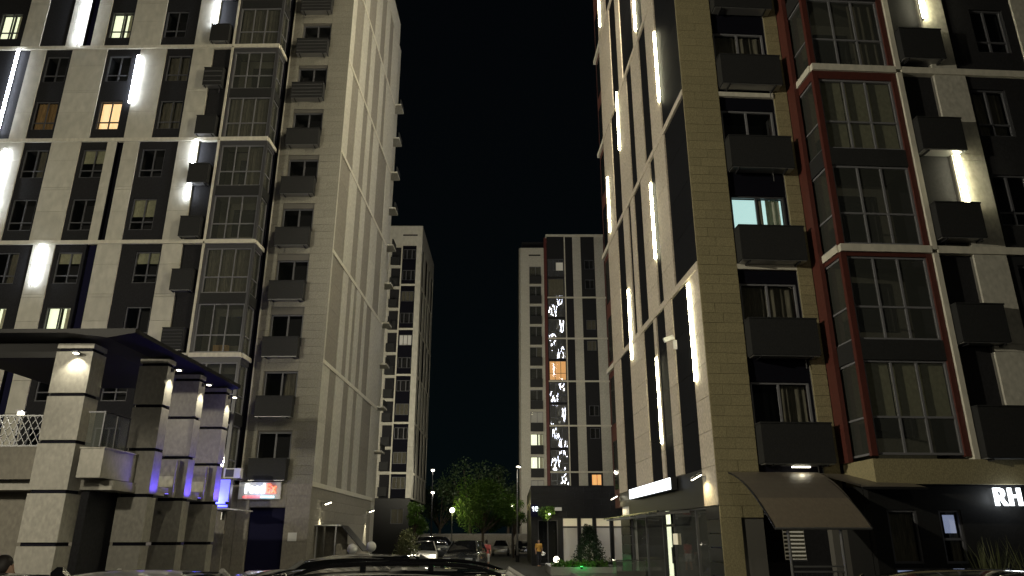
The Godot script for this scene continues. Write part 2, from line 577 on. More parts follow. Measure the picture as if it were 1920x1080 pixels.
# glazed bay: front of three lights over three, one light deep on its open side; `side` +1 has its side wall on the right
func bay_floor(parent: Node, u0: float, u1: float, v0: float, v1: float, d0: float, d1: float, side: int, o := {}) -> void:
	var w := u1 - u0
	var h := v1 - v0
	var tr: float = o.get("transom", 0.355)
	window(parent, uvd((u0 + u1) / 2, v0, d0), 0.0, w, h, {"cols": [0.335, 0.64], "transom": tr, "back": "none", "glass": "glassgrey", "recess": 0.045, "edge": 0.06, "bar": 0.055, "frame": o.get("frame", "pvc")})
	var us: float = o.get("side_u", u1)
	window(parent, uvd(us, v0, (d0 + d1) / 2 + 0.03), PI / 2 * side, d1 - d0 - 0.16, h, {"cols": [], "transom": tr, "back": "none", "glass": "glassgrey", "recess": 0.045, "edge": 0.06, "bar": 0.05, "frame": o.get("frame", "pvc")})
	# inside: back wall with a window and perhaps curtains
	var inner := holder(parent, "balcony_room", uvd((u0 + u1) / 2, v0, d1))
	place(inner, "back_wall", box(w + 0.2, h + 0.3, 0.1), mats.balconyback, Vector3(0, h / 2, -0.02))
	place(inner, "inner_glass", box(w * 0.55, h * 0.62, 0.03), mats.carglass, Vector3(w * 0.06, h * 0.55, 0.045))
	match o.get("curtain", 0):
		1:
			place(inner, "curtain", curtain_mesh(w * 0.92, h * 0.98), mats.curtain, Vector3(0, 0.01, d1 - d0 - 0.2))
		2:
			place(inner, "curtain", curtain_mesh(w * 0.34, h * 0.98), mats.curtain, Vector3(w * 0.3, 0.01, d1 - d0 - 0.25))
		4:
			for q in 3:
				place(inner, "blind", box(w * 0.31, h * 0.98, 0.02), mats.blind, Vector3(w * (-0.335 + 0.33 * q), h * 0.5, d1 - d0 - 0.16))
		5:
			for q in 3:
				place(inner, "blind", box(w * 0.31, h * 0.60, 0.02), mats.blind, Vector3(w * (-0.335 + 0.33 * q), h * 0.69, d1 - d0 - 0.16))
		3:
			place(inner, "shelf", box(w * 0.3, 0.5, 0.3), mats.curtainwarm, Vector3(-w * 0.05, 0.3, 0.3))

# ------------------------------------------------------------------ the left tower
func left_tower() -> void:
	var t := thing("apartment_tower", "tall tower on the left with beige strips, dark window columns and white light strips", "apartment tower", frame_at(YAW_LEFT, -10.08, 35.7), -YAW_LEFT)
	var F := 34.4      # front plane; the stair side stands back at 35.7
	var B := 35.7
	var bases := [4.15, 10.13, 16.1, 22.08, 28.06, 34.04]
	var groups := [
		# E, D, C, B, A: [kind, u0, u1]
		[["b", -31, -28.4], ["b", -28.4, -25.2], ["k", -25.2, -24.7], ["b", -24.7, -23.8], ["d", -23.8, -18.5], ["b", -18.5, -17.45]],
		[["d", -31, -25.2], ["b", -25.2, -24.05], ["d", -24.05, -22.42], ["k", -22.42, -21.87], ["b", -21.87, -20.6], ["d", -20.6, -18.5], ["b", -18.5, -17.45]],
		[["d", -31, -29.3], ["b", -29.3, -26.97], ["d", -26.97, -25.48], ["b", -25.48, -23.87], ["d", -23.87, -22.42], ["b", -22.42, -21.9], ["k", -21.9, -21.54], ["b", -21.54, -20.67], ["d", -20.67, -18.57], ["b", -18.57, -17.45]],
		[["d", -31, -27.9], ["b", -27.9, -27.0], ["d", -27.0, -25.5], ["b", -25.5, -23.5], ["d", -23.5, -21.6], ["b", -21.6, -20.1], ["d", -20.1, -18.6], ["b", -18.6, -17.45]],
		[["d", -31, -28.6], ["b", -28.6, -27.5], ["d", -27.5, -26.0], ["b", -26.0, -25.0], ["k", -25.0, -24.55], ["b", -24.55, -23.8], ["d", -23.8, -22.36], ["b", -22.36, -20.56], ["d", -20.56, -18.6], ["b", -18.6, -17.45]]]
	var wins := [[-23.5, -20.3], [-27.1, -23.85, -19.82], [-26.85, -23.68, -20.48], [-26.9, -23.33, -19.97], [-30.2, -26.9, -23.7, -20.5]]
	var lit := {"1_0_0": "cream", "1_1_0": "cream", "3_2_0": "curtainwarm", "3_1_0": "curtainwarm", "4_2_0": "cream", "4_0_0": "cream", "3_1_1": "dark", "2_0_1": "half", "4_1_0": "curtain", "3_2_1": "dark"}
	lit["3_0_0"] = "curtainwarm"
	lit["3_1_0"] = "amber"
	lit["3_2_0"] = "curtain"
	for g in 5:
		var v0: float = bases[g]
		var v1: float = bases[g + 1]
		var lo := v0 + 0.1
		var hi := v1 - 0.1
		ub(t, "floor_band", -31.0, -17.45, v1 - 0.1, v1 + 0.1, F - 0.05, F + 0.14, mats.band)
		var holes := []
		for i in wins[g].size():
			for f in 2:
				var wv := v0 + (0.7 if f == 0 else 3.75)
				holes.append([wins[g][i], wins[g][i] + 1.26, wv, wv + (1.8 if f == 0 else 1.7), "%d_%d_%d" % [g, i, f]])
		for s in groups[g]:
			var a: float = s[1]
			var b: float = s[2]
			if s[0] == "b":
				wall(t, "backing_wall", a, b, lo, hi, F + 0.07, F + 0.2, [], mats.mortar)
				var cuts := [v0 + 1.75, v0 + 3.0, v0 + 3.16, v0 + 4.75]
				panels(t, "facade_panel", "beige", a, b, lo, hi, F, F + 0.07, cuts)
			elif s[0] == "k":
				ub(t, "groove", a, b, lo, hi, F + 0.22, F + 0.3, mats.bluewall if g != 2 else mats.blackwall)
				ub(t, "groove_cheek", a, a + 0.02, lo, hi, F + 0.02, F + 0.22, mats.blackwall)
				ub(t, "groove_cheek", b - 0.02, b, lo, hi, F + 0.02, F + 0.22, mats.blackwall)
			else:
				var mine := []
				for h in holes:
					if h[0] > a - 0.02 and h[1] < b + 0.05:
						mine.append(h)
				wall(t, "dark_wall_panel", a, b, lo, hi, F + 0.06, F + 0.24, mine, mats.darkwall)
				for h in mine:
					var back: String = lit.get(h[4], "dark")
					if back == "dark" and rng.randf() < 0.55:
						back = ["half", "roller", "curtain", "roller"][rng.randi() % 4]
					window(t, uvd((h[0] + h[1]) / 2, h[2], F + 0.06), 0.0, h[1] - h[0], h[3] - h[2], {"back": back, "recess": 0.08})
		# air-conditioner shaft and bay
		ub(t, "shaft_wall", -17.45, -16.42, lo, hi, F + 0.16, F + 0.26, mats.darkwall)
		ub(t, "shaft_band", -17.45, -16.42, v1 - 0.1, v1 + 0.1, F - 0.05, F + 0.26, mats.band)
		if g > 0:
			ac_box(t, -17.66, -16.6, v0 + 0.22, v0 + 1.3, F + 0.14, 0.4, 6 if g == 1 else 0)
			ac_box(t, -17.66, -16.6, v0 + 3.28, v0 + 4.36, F + 0.14, 0.4, 3 if g == 3 else 0)
		ub(t, "trim_line", -16.42, -16.31, v0, v1 - 0.1, F - 0.03, F + 0.3, mats.band)
		bay(t, g, v0, v1, F, B, -16.31, -13.74, 1)
	# upper storeys, above the picture
	ub(t, "upper_wall", -31, -13.6, 34.14, 42.0, F, B + 0.02, mats.beige1)
	ub(t, "core", -31, -13.6, 0.0, 34.14, B + 0.16, 49.8, mats.darkwall)
	ub(t, "core", -13.6, -10.25, 0.0, 42.0, B + 1.2, 49.8, mats.darkwall)
	ub(t, "ground_floor_wall", -31, -13.6, 0.0, 4.15, F + 0.15, F + 0.3, mats.taupe1)
	left_stair_front(t, B)
	left_side(t, bases)
	# light strips on the front: u, v from, v to
	for s in [[-25.3, 28.27, 34.0], [-17.54, 29.3, 33.0], [-28.5, 22.5, 27.9], [-21.57, 24.3, 27.4], [-27.8, 17.4, 21.5], [-17.54, 20.35, 21.95], [-17.56, 18.5, 19.4], [-24.7, 13.8, 15.9]]:
		led(t, uvd(s[0], s[1], F - 0.01), s[2] - s[1], "led_white")

func bay(t: Node3D, g: int, v0: float, v1: float, F: float, B: float, u0: float, u1: float, side: int) -> void:
	var fm: Material = mats.pvcdark if side > 0 else mats.red
	var us0 := u1 if side > 0 else u0
	# band round the bay
	ub(t, "bay_band", u0, u1, v1 - 0.11, v1 + 0.11, F - 0.05, F + 0.1, mats.band)
	if side > 0:
		ub(t, "bay_band", u1 - 0.12, u1 + 0.05, v1 - 0.11, v1 + 0.11, F + 0.1, B + 0.02, mats.band)
	else:
		ub(t, "bay_band", u0 - 0.05, u0 + 0.12, v1 - 0.11, v1 + 0.11, F + 0.1, B + 0.02, mats.band)
	ub(t, "bay_slab", u0 + 0.1, u1 - 0.1, v1 - 0.1, v1 + 0.1, F + 0.12, B - 0.05, mats.balconyback)
	ub(t, "bay_slab", u0 + 0.1, u1 - 0.1, v0 + 2.68, v0 + 3.16, F + 0.14, B - 0.05, mats.balconyback)
	var post := 0.13 if side > 0 else 0.16
	# corner posts and the far jamb, spandrel between the two floors
	ub(t, "bay_post", u0, u0 + post, v0 + 0.11, v1 - 0.11, F + 0.02, F + 0.16, fm)
	ub(t, "bay_post", u1 - post, u1, v0 + 0.11, v1 - 0.11, F + 0.02, F + 0.16, fm)
	ub(t, "bay_jamb", us0 - 0.1 * side, us0, v0 + 0.11, v1 - 0.11, B - 0.16, B, mats.blackwall if side > 0 else mats.red)
	ub(t, "bay_head", u0 + post, u1 - post, v0 + 5.62, v1 - 0.11, F + 0.025, F + 0.14, fm)
	ub(t, "bay_spandrel", u0 + post, u1 - post, v0 + 2.64, v0 + 3.2, F + 0.02, F + 0.14, mats.acbox)
	var sp0 := us0 - 0.09 if side > 0 else us0 + 0.0
	ub(t, "bay_spandrel", sp0, sp0 + 0.09, v0 + 2.64, v0 + 3.2, F + 0.16, B - 0.16, mats.acbox)
	ub(t, "bay_head", sp0, sp0 + 0.09, v0 + 5.62, v1 - 0.11, F + 0.16, B - 0.16, fm)
	var picks := [[3, 0], [3, 1], [0, 2], [1, 0], [1, 2]] if side > 0 else [[5, 0], [0, 4], [2, 1], [0, 1], [1, 1]]
	for f in 2:
		var w0 := v0 + (0.14 if f == 0 else 3.2)
		var w1 := v0 + (2.64 if f == 0 else 5.62)
		if side < 0:
			# the frame of the right tower's bay is the red facade itself
			bay_floor(t, u0 + post, u1 - post, w0, w1, F + 0.05, B - 0.1, side, {"curtain": picks[g][f], "transom": 0.39, "side_u": us0 + 0.02})
		else:
			bay_floor(t, u0 + post, u1 - post, w0, w1, F + 0.05, B - 0.1, side, {"curtain": picks[g][f], "side_u": us0 - 0.02})

func left_stair_front(t: Node3D, B: float) -> void:
	# front of the stair wing: stone courses round one window column
	var holes := []
	for k in 11:
		holes.append([-12.95, -11.3, 5.3 + 3.0 * k - 0.008 * k, 6.6 + 3.0 * k - 0.012 * k])
	wall(t, "stair_wall", -13.55, -10.14, 4.15, 42.0, B + 0.05, B + 0.3, holes, mats.mortar)
	var v := 4.15
	var row := 0
	while v < 38.0:
		var h := 0.42
		var pieces := [[-13.5, -12.98], [-11.27, -10.08]] if row % 2 == 0 else [[-13.5, -12.98], [-11.27, -10.75], [-10.75, -10.08]]
		var clear := true
		for q in holes:
			if v + h > q[2] - 0.02 and v < q[3] + 0.02:
				clear = false
		if clear:
			pieces.append([-12.98, -12.1] if row % 2 == 0 else [-12.98, -12.4])
			pieces.append([-12.1, -11.27] if row % 2 == 0 else [-12.4, -11.27])
		for p in pieces:
			ub(t, "stone_course", p[0] + 0.004, p[1] - 0.004, v + 0.005, v + h - 0.005, B - rng.randf_range(0.0, 0.008), B + 0.05, mats["pierstone%d" % (rng.randi() % 3)])
		v += h
		row += 1
	ub(t, "upper_wall", -13.5, -10.08, v, 42.0, B, B + 0.05, mats.pierstone0)
	ub(t, "trim_line", -13.56, -13.5, 4.15, 42.0, B - 0.03, B + 0.1, mats.band)
	for k in 10:
		var q: Array = holes[k]
		window(t, uvd(-12.125, q[2], B), 0.0, 1.65, q[3] - q[2], {"cols": [0.53], "transom": -1.0, "recess": 0.14, "back": "dark" if k != 1 else "half", "edge": 0.07, "bar": 0.08})
		ac_box(t, -13.1, -11.3, q[2] - 1.0, q[2] - 0.03, B, 0.42, 4 if k > 6 else 0)
	# dark stone ground floor with a shop door
	ub(t, "ground_floor_return", -14.6, -13.56, 0.0, 4.1, B - 0.03, B + 0.1, mats.taupe0)
	wall(t, "ground_floor_wall", -13.55, -10.08, 0.0, 4.15, B - 0.02, B + 0.3, [[-12.95, -11.25, 0.2, 3.07]], mats.taupe2)
	for r in 8:
		for c in 3:
			if c == 1 and r < 6:
				continue
			var uu: Array = [[-13.55, -12.97], [-12.97, -11.23], [-11.23, -10.08]][c]
			ub(t, "stone_slab", uu[0] + 0.004, uu[1] - 0.004, r * 0.517 + 0.004, (r + 1) * 0.517 - 0.004, B - 0.05, B - 0.02, mats["taupe%d" % (rng.randi() % 3)])
	ub(t, "shop_door", -12.93, -11.27, 0.2, 3.05, B + 0.12, B + 0.18, mats.bluewall)
	ub(t, "door_step", -13.1, -11.1, 0.0, 0.18, B - 0.75, B - 0.05, mats.kerb)
	ub(t, "notice_plate", -11.0, -10.59, 1.57, 1.95, B - 0.075, B - 0.05, mats.whiteplastic)

func left_side(t: Node3D, bases: Array) -> void:
	# the wall along the lane: pale pilasters, darker sunk panels and pale floor bands
	var U := -10.08
	var dark := [
		[[37.1, 38.45], [40.2, 41.46], [42.7, 43.7], [45.2, 48.0]],
		[[35.95, 38.3], [39.5, 40.4], [41.1, 41.8], [42.9, 43.9], [44.7, 46.2]],
		[[35.9, 38.0], [39.85, 41.17], [42.4, 44.27], [46.3, 48.3]],
		[[36.9, 38.4], [40.0, 41.2], [42.3, 43.3], [45.0, 48.0]],
		[[36.6, 38.4], [39.9, 40.9], [42.1, 44.0], [45.3, 46.3]],
		[[36.6, 38.4], [39.7, 41.6], [43.3, 44.8], [46.2, 47.6]]]
	wall(t, "side_wall", U - 0.3, U - 0.1, 0.0, 42.0, 35.75, 49.9, [], mats.mortar)
	for g in 6:
		var v0: float = bases[g] + 0.11
		var v1: float = (bases[g + 1] if g < 5 else 40.0) - 0.11
		var d := 35.71
		for s in dark[g]:
			if s[0] - d > 0.05:
				side_panels(t, "pilaster_panel", "pale", U - 0.1, U, v0, v1, d, s[0], 2.9)
			side_panels(t, "sunk_panel", "taupe", U - 0.1, U - 0.03, v0, v1, s[0], s[1], 1.45)
			d = s[1]
		side_panels(t, "pilaster_panel", "pale", U - 0.1, U, v0, v1, d, 49.9, 2.9)
		ub(t, "floor_band", U - 0.1, U + 0.025, bases[g] - 0.11, bases[g] + 0.11, 35.71, 49.9, mats.band)
	ub(t, "parapet", U - 0.3, U + 0.03, 39.9, 42.0, 35.68, 50.0, mats.pale1)
	for r in 8:
		for c in 6:
			ub(t, "stone_slab", U - 0.1, U - 0.02, r * 0.505 + 0.004, (r + 1) * 0.505 - 0.004, 35.71 + c * 2.36 + 0.004, 35.71 + (c + 1) * 2.36 - 0.004, mats["taupe%d" % (rng.randi() % 3)])
	# rear balconies whose brackets show past the corner
	for k in 10:
		ub(t, "rear_balcony", U - 1.2, U + 0.45, 7.2 + 3.0 * k, 7.32 + 3.0 * k, 49.92, 51.2, mats.pale2)
		ub(t, "rear_balcony_front", U + 0.36, U + 0.45, 7.32 + 3.0 * k, 7.75 + 3.0 * k, 49.94, 51.2, mats.acbox)
	ub(t, "rear_wall", -16.0, U - 0.5, 0.0, 42.0, 49.92, 53.5, mats.pale1)

# ------------------------------------------------------------------ the right tower
func right_tower() -> void:
	var t := thing("apartment_tower", "tall tower on the right with red framed bays and a striped side wall", "apartment tower", frame_at(YAW_RIGHT, 6.74, 20.0), -YAW_RIGHT)
	var F := 18.5
	var B := 20.0
	var bases := [3.57, 9.42, 15.42, 21.42, 27.42, 33.42]
	var groups := [
		[["b", 14.22, 15.2], ["d", 15.2, 17.4], ["b", 17.4, 20.5]],
		[["b", 14.22, 15.24], ["d", 15.24, 18.4], ["b", 18.4, 20.5]],
		[["b", 14.22, 15.03], ["d", 15.03, 17.36], ["b", 17.36, 18.2], ["d", 18.2, 20.5]]]
	var wins := [[15.5, 1.1], [15.36, 1.1], [15.93, 1.1]]
	for g in 3:
		var v0: float = bases[g]
		var v1: float = bases[g + 1]
		var lo := v0 + 0.11
		var hi := v1 - 0.11
		ub(t, "floor_band", 14.22, 20.5, v1 - 0.11, v1 + 0.11, F - 0.04, F + 0.14, mats.band)
		var holes := []
		for f in 2:
			var wv := v0 + (0.84 if f == 0 else 3.8)
			holes.append([wins[g][0], wins[g][0] + 1.1, wv, wv + 1.65])
		for s in groups[g]:
			var a: float = s[1]
			var b: float = s[2]
			if s[0] == "b":
				wall(t, "backing_wall", a, b, lo, hi, F + 0.07, F + 0.2, [], mats.mortar)
				panels(t, "facade_panel", "pale", a, b, lo, hi, F, F + 0.07, [v0 + 2.9, v0 + 3.12])
			else:
				var mine := []
				for h in holes:
					if h[0] > a and h[1] < b:
						mine.append(h)
				wall(t, "dark_wall_panel", a, b, lo, hi, F + 0.06, F + 0.24, mine, mats.darkwall)
				for i in mine.size():
					var h: Array = mine[i]
					window(t, uvd((h[0] + h[1]) / 2, h[2], F + 0.06), 0.0, 1.1, 1.65, {"recess": 0.08, "back": "curtain" if g == 1 and i == 1 else "dark", "cols": [0.45]})
		ub(t, "shaft_wall", 13.18, 14.22, lo, hi, F + 0.16, F + 0.26, mats.darkwall)
		ub(t, "shaft_band", 13.18, 14.22, v1 - 0.11, v1 + 0.11, F - 0.04, F + 0.26, mats.band)
		ac_box(t, 13.2, 14.55, v0 + (0.3 if g > 0 else 0.06), v0 + 1.35, F + 0.14, 0.42)
		ac_box(t, 13.2, 14.55, v0 + 3.1, v0 + 4.15, F + 0.14, 0.42)
		ub(t, "trim_line", 13.02, 13.17, v0 + 0.0, v1 - 0.11, F - 0.05, F + 0.3, mats.band)
		bay(t, g, v0, v1, F, B, 10.35, 13.0, -1)
	# red cheek where the bay meets the stair wing
	ub(t, "red_cheek", 10.21, 10.34, 3.6, 21.4, B - 0.5, B - 0.02, mats.red)
	ub(t, "floor_band", 10.3, 20.5, 2.98, 3.6, F - 0.06, F + 0.2, mats.ochre0)
	ub(t, "floor_band", 10.3, 10.5, 2.98, 3.6, F + 0.2, B, mats.ochre1)
	ub(t, "bay_underside", 10.5, 20.5, 2.95, 2.975, F + 0.1, B, mats.darkwall)
	ub(t, "upper_wall", 10.2, 20.5, 21.54, 56.0, F, B, mats.ochre1)
	ub(t, "core", 10.2, 20.5, 3.0, 56.0, B + 0.05, 33.1, mats.darkwall)
	ub(t, "core", 7.2, 10.2, 0.0, 56.0, B + 1.3, 33.1, mats.darkwall)
	right_stair_front(t, B)
	right_side(t, bases)
	right_rear(t, bases)
	right_ground_floor(t, F, B)
	for s in [[14.24, 17.35, 20.3], [14.28, 10.66, 12.6]]:
		led(t, uvd(s[0], s[1], F - 0.01), s[2] - s[1], "led_warm")

func right_stair_front(t: Node3D, B: float) -> void:
	var floors := [3.57, 6.55, 9.44, 12.5, 15.52, 18.5]
	var holes := []
	for v in floors:
		holes.append([7.98, 9.70, v + 1.05, v + 2.32])
	wall(t, "recess_wall", 7.92, 9.76, 2.9, 22.0, B + 0.1, B + 0.3, holes, mats.blackwall)
	wall(t, "pier_wall", 6.86, 7.92, 0.0, 56.0, B + 0.05, B + 0.3, [], mats.mortar)
	wall(t, "pier_wall", 9.76, 10.3, 0.0, 56.0, B + 0.05, B + 0.3, [], mats.mortar)
	ub(t, "upper_wall", 6.74, 10.2, 22.0, 56.0, B, B + 0.05, mats.ochre1)
	ub(t, "upper_wall", 7.92, 9.76, 22.0, 56.0, B + 0.05, B + 0.3, mats.ochre1)
	var v := 2.2
	var row := 0
	while v < 21.7:
		var h := 0.3
		var cut := 7.35 if row % 2 == 0 else 7.12
		for p in [[6.74, cut], [cut, 7.92], [9.76, 10.2]]:
			ub(t, "stone_course", p[0] + 0.003, p[1] - 0.003, v + 0.004, v + h - 0.004, B - rng.randf_range(0.0, 0.01), B + 0.05, mats["ochre%d" % (rng.randi() % 3)])
		v += h
		row += 1
	ub(t, "pier_base", 6.74, 7.3, 0.0, 2.2, B, B + 0.05, mats.ochre2)
	for b in [9.42, 15.42]:
		ub(t, "floor_band", 7.92, 9.76, b - 0.13, b + 0.03, B, B + 0.1, mats.band)
	var backs := ["dark", "curtain", "dark", "dark", "dark", "dark"]
	backs = ["half", "curtain", "cool", "dark", "curtain", "dark"]
	for k in floors.size():
		window(t, uvd(8.84, floors[k] + 1.05, B + 0.1), 0.0, 1.72, 1.27, {"cols": [0.48], "transom": -1.0, "recess": 0.06, "back": backs[k], "frame": "pvc" if k != 2 else "pvcdark"})
		ac_box(t, 7.95, 9.93, floors[k] + 0.02, floors[k] + 1.08, B, 0.4)

func right_side(t: Node3D, bases: Array) -> void:
	var U := 6.74
	# dark sunk strips between d0 and d1 on each pair of floors; what is left between them is cream stone
	var dark := [
		[[21.25, 23.1], [24.0, 25.2], [25.6, 27.2], [29.7, 31.7]],
		[[20.02, 22.48], [23.93, 24.6], [26.16, 27.45], [28.1, 28.6], [29.6, 31.0]],
		[[20.02, 22.6], [24.0, 25.14], [26.6, 27.58], [29.6, 31.2]],
		[[20.02, 22.6], [24.25, 25.35], [25.9, 28.17], [29.0, 30.45]],
		[[20.02, 21.6], [23.6, 24.8], [26.2, 27.6], [29.0, 31.2]]]
	wall(t, "side_wall", U + 0.12, U + 0.3, 3.0, 56.0, 20.06, 33.2, [], mats.mortar)
	for g in 5:
		var v0: float = bases[g] + (0.11 if g > 0 else 0.0)
		var v1: float = bases[g + 1] - 0.11
		var d := 20.06
		for s in dark[g]:
			if s[0] - d > 0.05:
				side_panels(t, "side_panel", "cream", U, U + 0.12, v0, v1, d, s[0], 0.98)
			side_panels(t, "dark_side_panel", "slate", U + 0.05, U + 0.12, v0, v1, maxf(s[0], d), s[1], 1.45)
			d = s[1]
		side_panels(t, "side_panel", "cream", U, U + 0.12, v0, v1, d, 33.2, 0.98)
		ub(t, "floor_band", U - 0.02, U + 0.12, bases[g + 1] - 0.11, bases[g + 1] + 0.11, 20.06, 33.2, mats.cream0)
	ub(t, "upper_wall", U, U + 0.12, 33.53, 56.0, 20.06, 33.2, mats.cream1)
	# light strips on the side wall: d, v from, v to
	for s in [[32.55, 28.0, 31.0], [25.3, 22.0, 25.0], [22.6, 16.75, 19.75], [29.45, 18.65, 21.7], [32.5, 15.85, 18.8], [24.55, 11.35, 14.4], [21.04, 6.1, 9.15], [29.25, 8.72, 11.75], [25.4, 4.8, 7.85]]:
		led(t, uvd(U + 0.03 if s[0] < 25.0 or s[0] > 26.0 else U + 0.045, s[1], s[0]), s[2] - s[1], "led_warm", -PI / 2, 1.0, 0.12, 0.025)
	# a camera and its bracket on the dark strip
	var c := holder(t, "security_camera", uvd(U + 0.05, 7.6, 22.95), -PI / 2)
	place(c, "bracket", box(0.05, 0.3, 0.12), mats.whiteplastic, Vector3(0, 0.1, 0.06))
	place(c, "housing", box(0.12, 0.14, 0.34), mats.whiteplastic, Vector3(0, 0.3, 0.26), Vector3(0.35, 0, 0))

func right_rear(t: Node3D, bases: Array) -> void:
	# red bays at the back corner, seen past the side wall, and the rear face with its light strips (mirrored in the far tower's glass)
	var U := 6.86
	ub(t, "rear_bay_wall", U, U + 2.6, 3.0, 56.0, 33.24, 34.9, mats.red)
	for b in [9.42, 15.42, 21.42, 27.42, 33.42]:
		ub(t, "rear_bay_band", U - 0.12, U + 2.62, b - 0.11, b + 0.11, 33.21, 35.02, mats.band)
	for k in 9:
		ub(t, "rear_bay_glass", U - 0.015, U, 3.8 + 3.0 * k, 6.0 + 3.0 * k, 33.6, 34.7, mats.carglass)
	ub(t, "rear_wall", U + 2.6, 20.5, 0.0, 56.0, 33.12, 34.95, mats.ochre2)
	var v := 9.0
	var i := 0
	while v < 54.0:
		led(t, uvd(11.45 if i % 2 == 0 else 13.2, v, 34.97), 2.7, "led_rear", PI, 0.5, 0.22)
		v += 3.4
		i += 1

func right_ground_floor(t: Node3D, F: float, B: float) -> void:
	var U := 6.74
	# dark tiled piers, glass shop front and door along the lane
	ub(t, "ground_floor_backing", U + 0.1, U + 0.3, 0.0, 3.0, 20.06, 21.2, mats.whiteplastic)
	ub(t, "ground_floor_backing", U + 0.1, U + 0.3, 0.0, 3.0, 31.4, 33.2, mats.whiteplastic)
	for k in 7:
		for s in [[20.06, 21.2], [31.4, 33.2]]:
			ub(t, "wall_tile", U, U + 0.1, k * 0.36 + 0.011, (k + 1) * 0.36 - 0.011, s[0], s[1], mats["basalt%d" % (rng.randi() % 3)])
	ub(t, "fascia", U, U + 0.3, 2.53, 3.56, 21.2, 31.4, mats.basalt1)
	ub(t, "fascia", U, U + 0.3, 3.0, 3.56, 31.4, 33.2, mats.basalt2)
	ub(t, "pier_cap", U - 0.02, U + 0.3, 2.53, 3.56, 20.02, 21.2, mats.cream2)
	ub(t, "shop_floor", U + 0.3, U + 3.0, 0.0, 0.16, 21.2, 31.4, mats.paving)
	ub(t, "shop_back_wall", U + 1.6, U + 1.7, 0.16, 2.6, 21.2, 31.4, mats.darkwall)
	ub(t, "shop_ceiling", U + 0.3, U + 1.7, 2.56, 2.6, 21.2, 31.4, mats.darkwall)
	for s in [[21.2, 22.4], [22.4, 24.9], [26.3, 28.8], [28.8, 31.4]]:
		var w: float = s[1] - s[0]
		window(t, uvd(U + 0.02, 0.16, (s[0] + s[1]) / 2), -PI / 2, w, 2.36, {"cols": [], "transom": -1.0, "back": "none", "glass": "glassgrey", "recess": 0.06, "frame": "pvcdark", "edge": 0.05})
	ub(t, "white_blind", U + 0.4, U + 0.43, 0.7, 2.45, 21.3, 22.3, mats.curtain)
	# shop door with light behind it
	var dn := holder(t, "shop_door", uvd(U + 0.02, 0.16, 25.6), -PI / 2)
	place(dn, "frame", frame_mesh(1.36, 2.36, [], 0.82, 0.07, 0.08), mats.metaldark, Vector3(0, 0, -0.08))
	place(dn, "pane", pane_mesh(1.2, 1.8), mats.glass, Vector3(0, 0.98, -0.09))
	place(dn, "handle", box(0.04, 0.5, 0.05), mats.chrome, Vector3(0.5, 1.0, 0.0))
	place(dn, "window_glow", box(0.5, 2.0, 0.02), mats.window_cream, Vector3(-0.2, 1.3, -0.12))
	place(dn, "poster", box(0.5, 0.34, 0.02), mats.window_upper, Vector3(0.9, 1.5, -0.02))
	# glass canopy over the shop front
	var cn := holder(t, "shop_canopy", uvd(U, 2.48, 27.0), -PI / 2)
	place(cn, "canopy_pane", box(9.0, 0.03, 1.0), mats.glass, Vector3(0, 0.0, 0.52), Vector3(0.06, 0, 0))
	place(cn, "edge_rail", box(9.0, 0.05, 0.05), mats.chrome, Vector3(0, -0.03, 1.04))
	for k in 4:
		place(cn, "support", box(0.05, 0.06, 1.0), mats.metalgrey, Vector3(-4.2 + 2.8 * k, -0.06, 0.5), Vector3(0.06, 0, 0))
	# front of the ground floor under the bays
	var holes := [[10.62, 11.4, 1.08, 2.36], [11.97, 12.56, 1.08, 2.36], [10.62, 11.95, 0.3, 0.98]]
	wall(t, "ground_floor_wall", 10.2, 20.5, 0.0, 2.95, F + 0.25, F + 0.45, holes, mats.basalt0)
	window(t, uvd(11.01, 1.08, F + 0.25), 0.0, 0.78, 1.28, {"cols": [], "transom": -1.0, "recess": 0.05, "back": "curtain"})
	window(t, uvd(12.265, 1.08, F + 0.25), 0.0, 0.59, 1.28, {"cols": [], "transom": 0.45, "recess": 0.05, "back": "half"})
	window(t, uvd(11.285, 0.3, F + 0.25), 0.0, 1.33, 0.68, {"cols": [0.5], "transom": -1.0, "recess": 0.05, "back": "blue"})
	ub(t, "window_glow", 12.13, 12.43, 1.80, 2.24, F + 0.36, F + 0.37, mats.window_blue)
	# deep porch beside it
	ub(t, "porch_wall", 7.3, 10.3, 0.0, 2.9, B + 0.4, B + 0.5, mats.darkwall)
	ub(t, "porch_wall", 10.18, 10.3, 0.0, 2.95, F + 0.45, B + 0.4, mats.basalt2)
	ub(t, "porch_floor", 7.3, 10.2, 0.0, 0.5, 17.3, B + 0.4, mats.paving)
	window(t, uvd(8.84, 1.1, B + 0.4), 0.0, 0.62, 1.3, {"cols": [0.45], "transom": -1.0, "recess": 0.02, "back": "none", "frame": "pvc"})
	var bl := holder(t, "blind", uvd(8.84, 1.12, B + 0.395))
	place(bl, "window_glow", box(0.58, 1.24, 0.004), mats.window_dim, Vector3(0, 0.64, 0.0))
	for k in 12:
		place(bl, "slat", box(0.56, 0.085, 0.006), mats.curtain, Vector3(0, 0.06 + 0.1 * k, 0.006), Vector3(0.35, 0, 0))

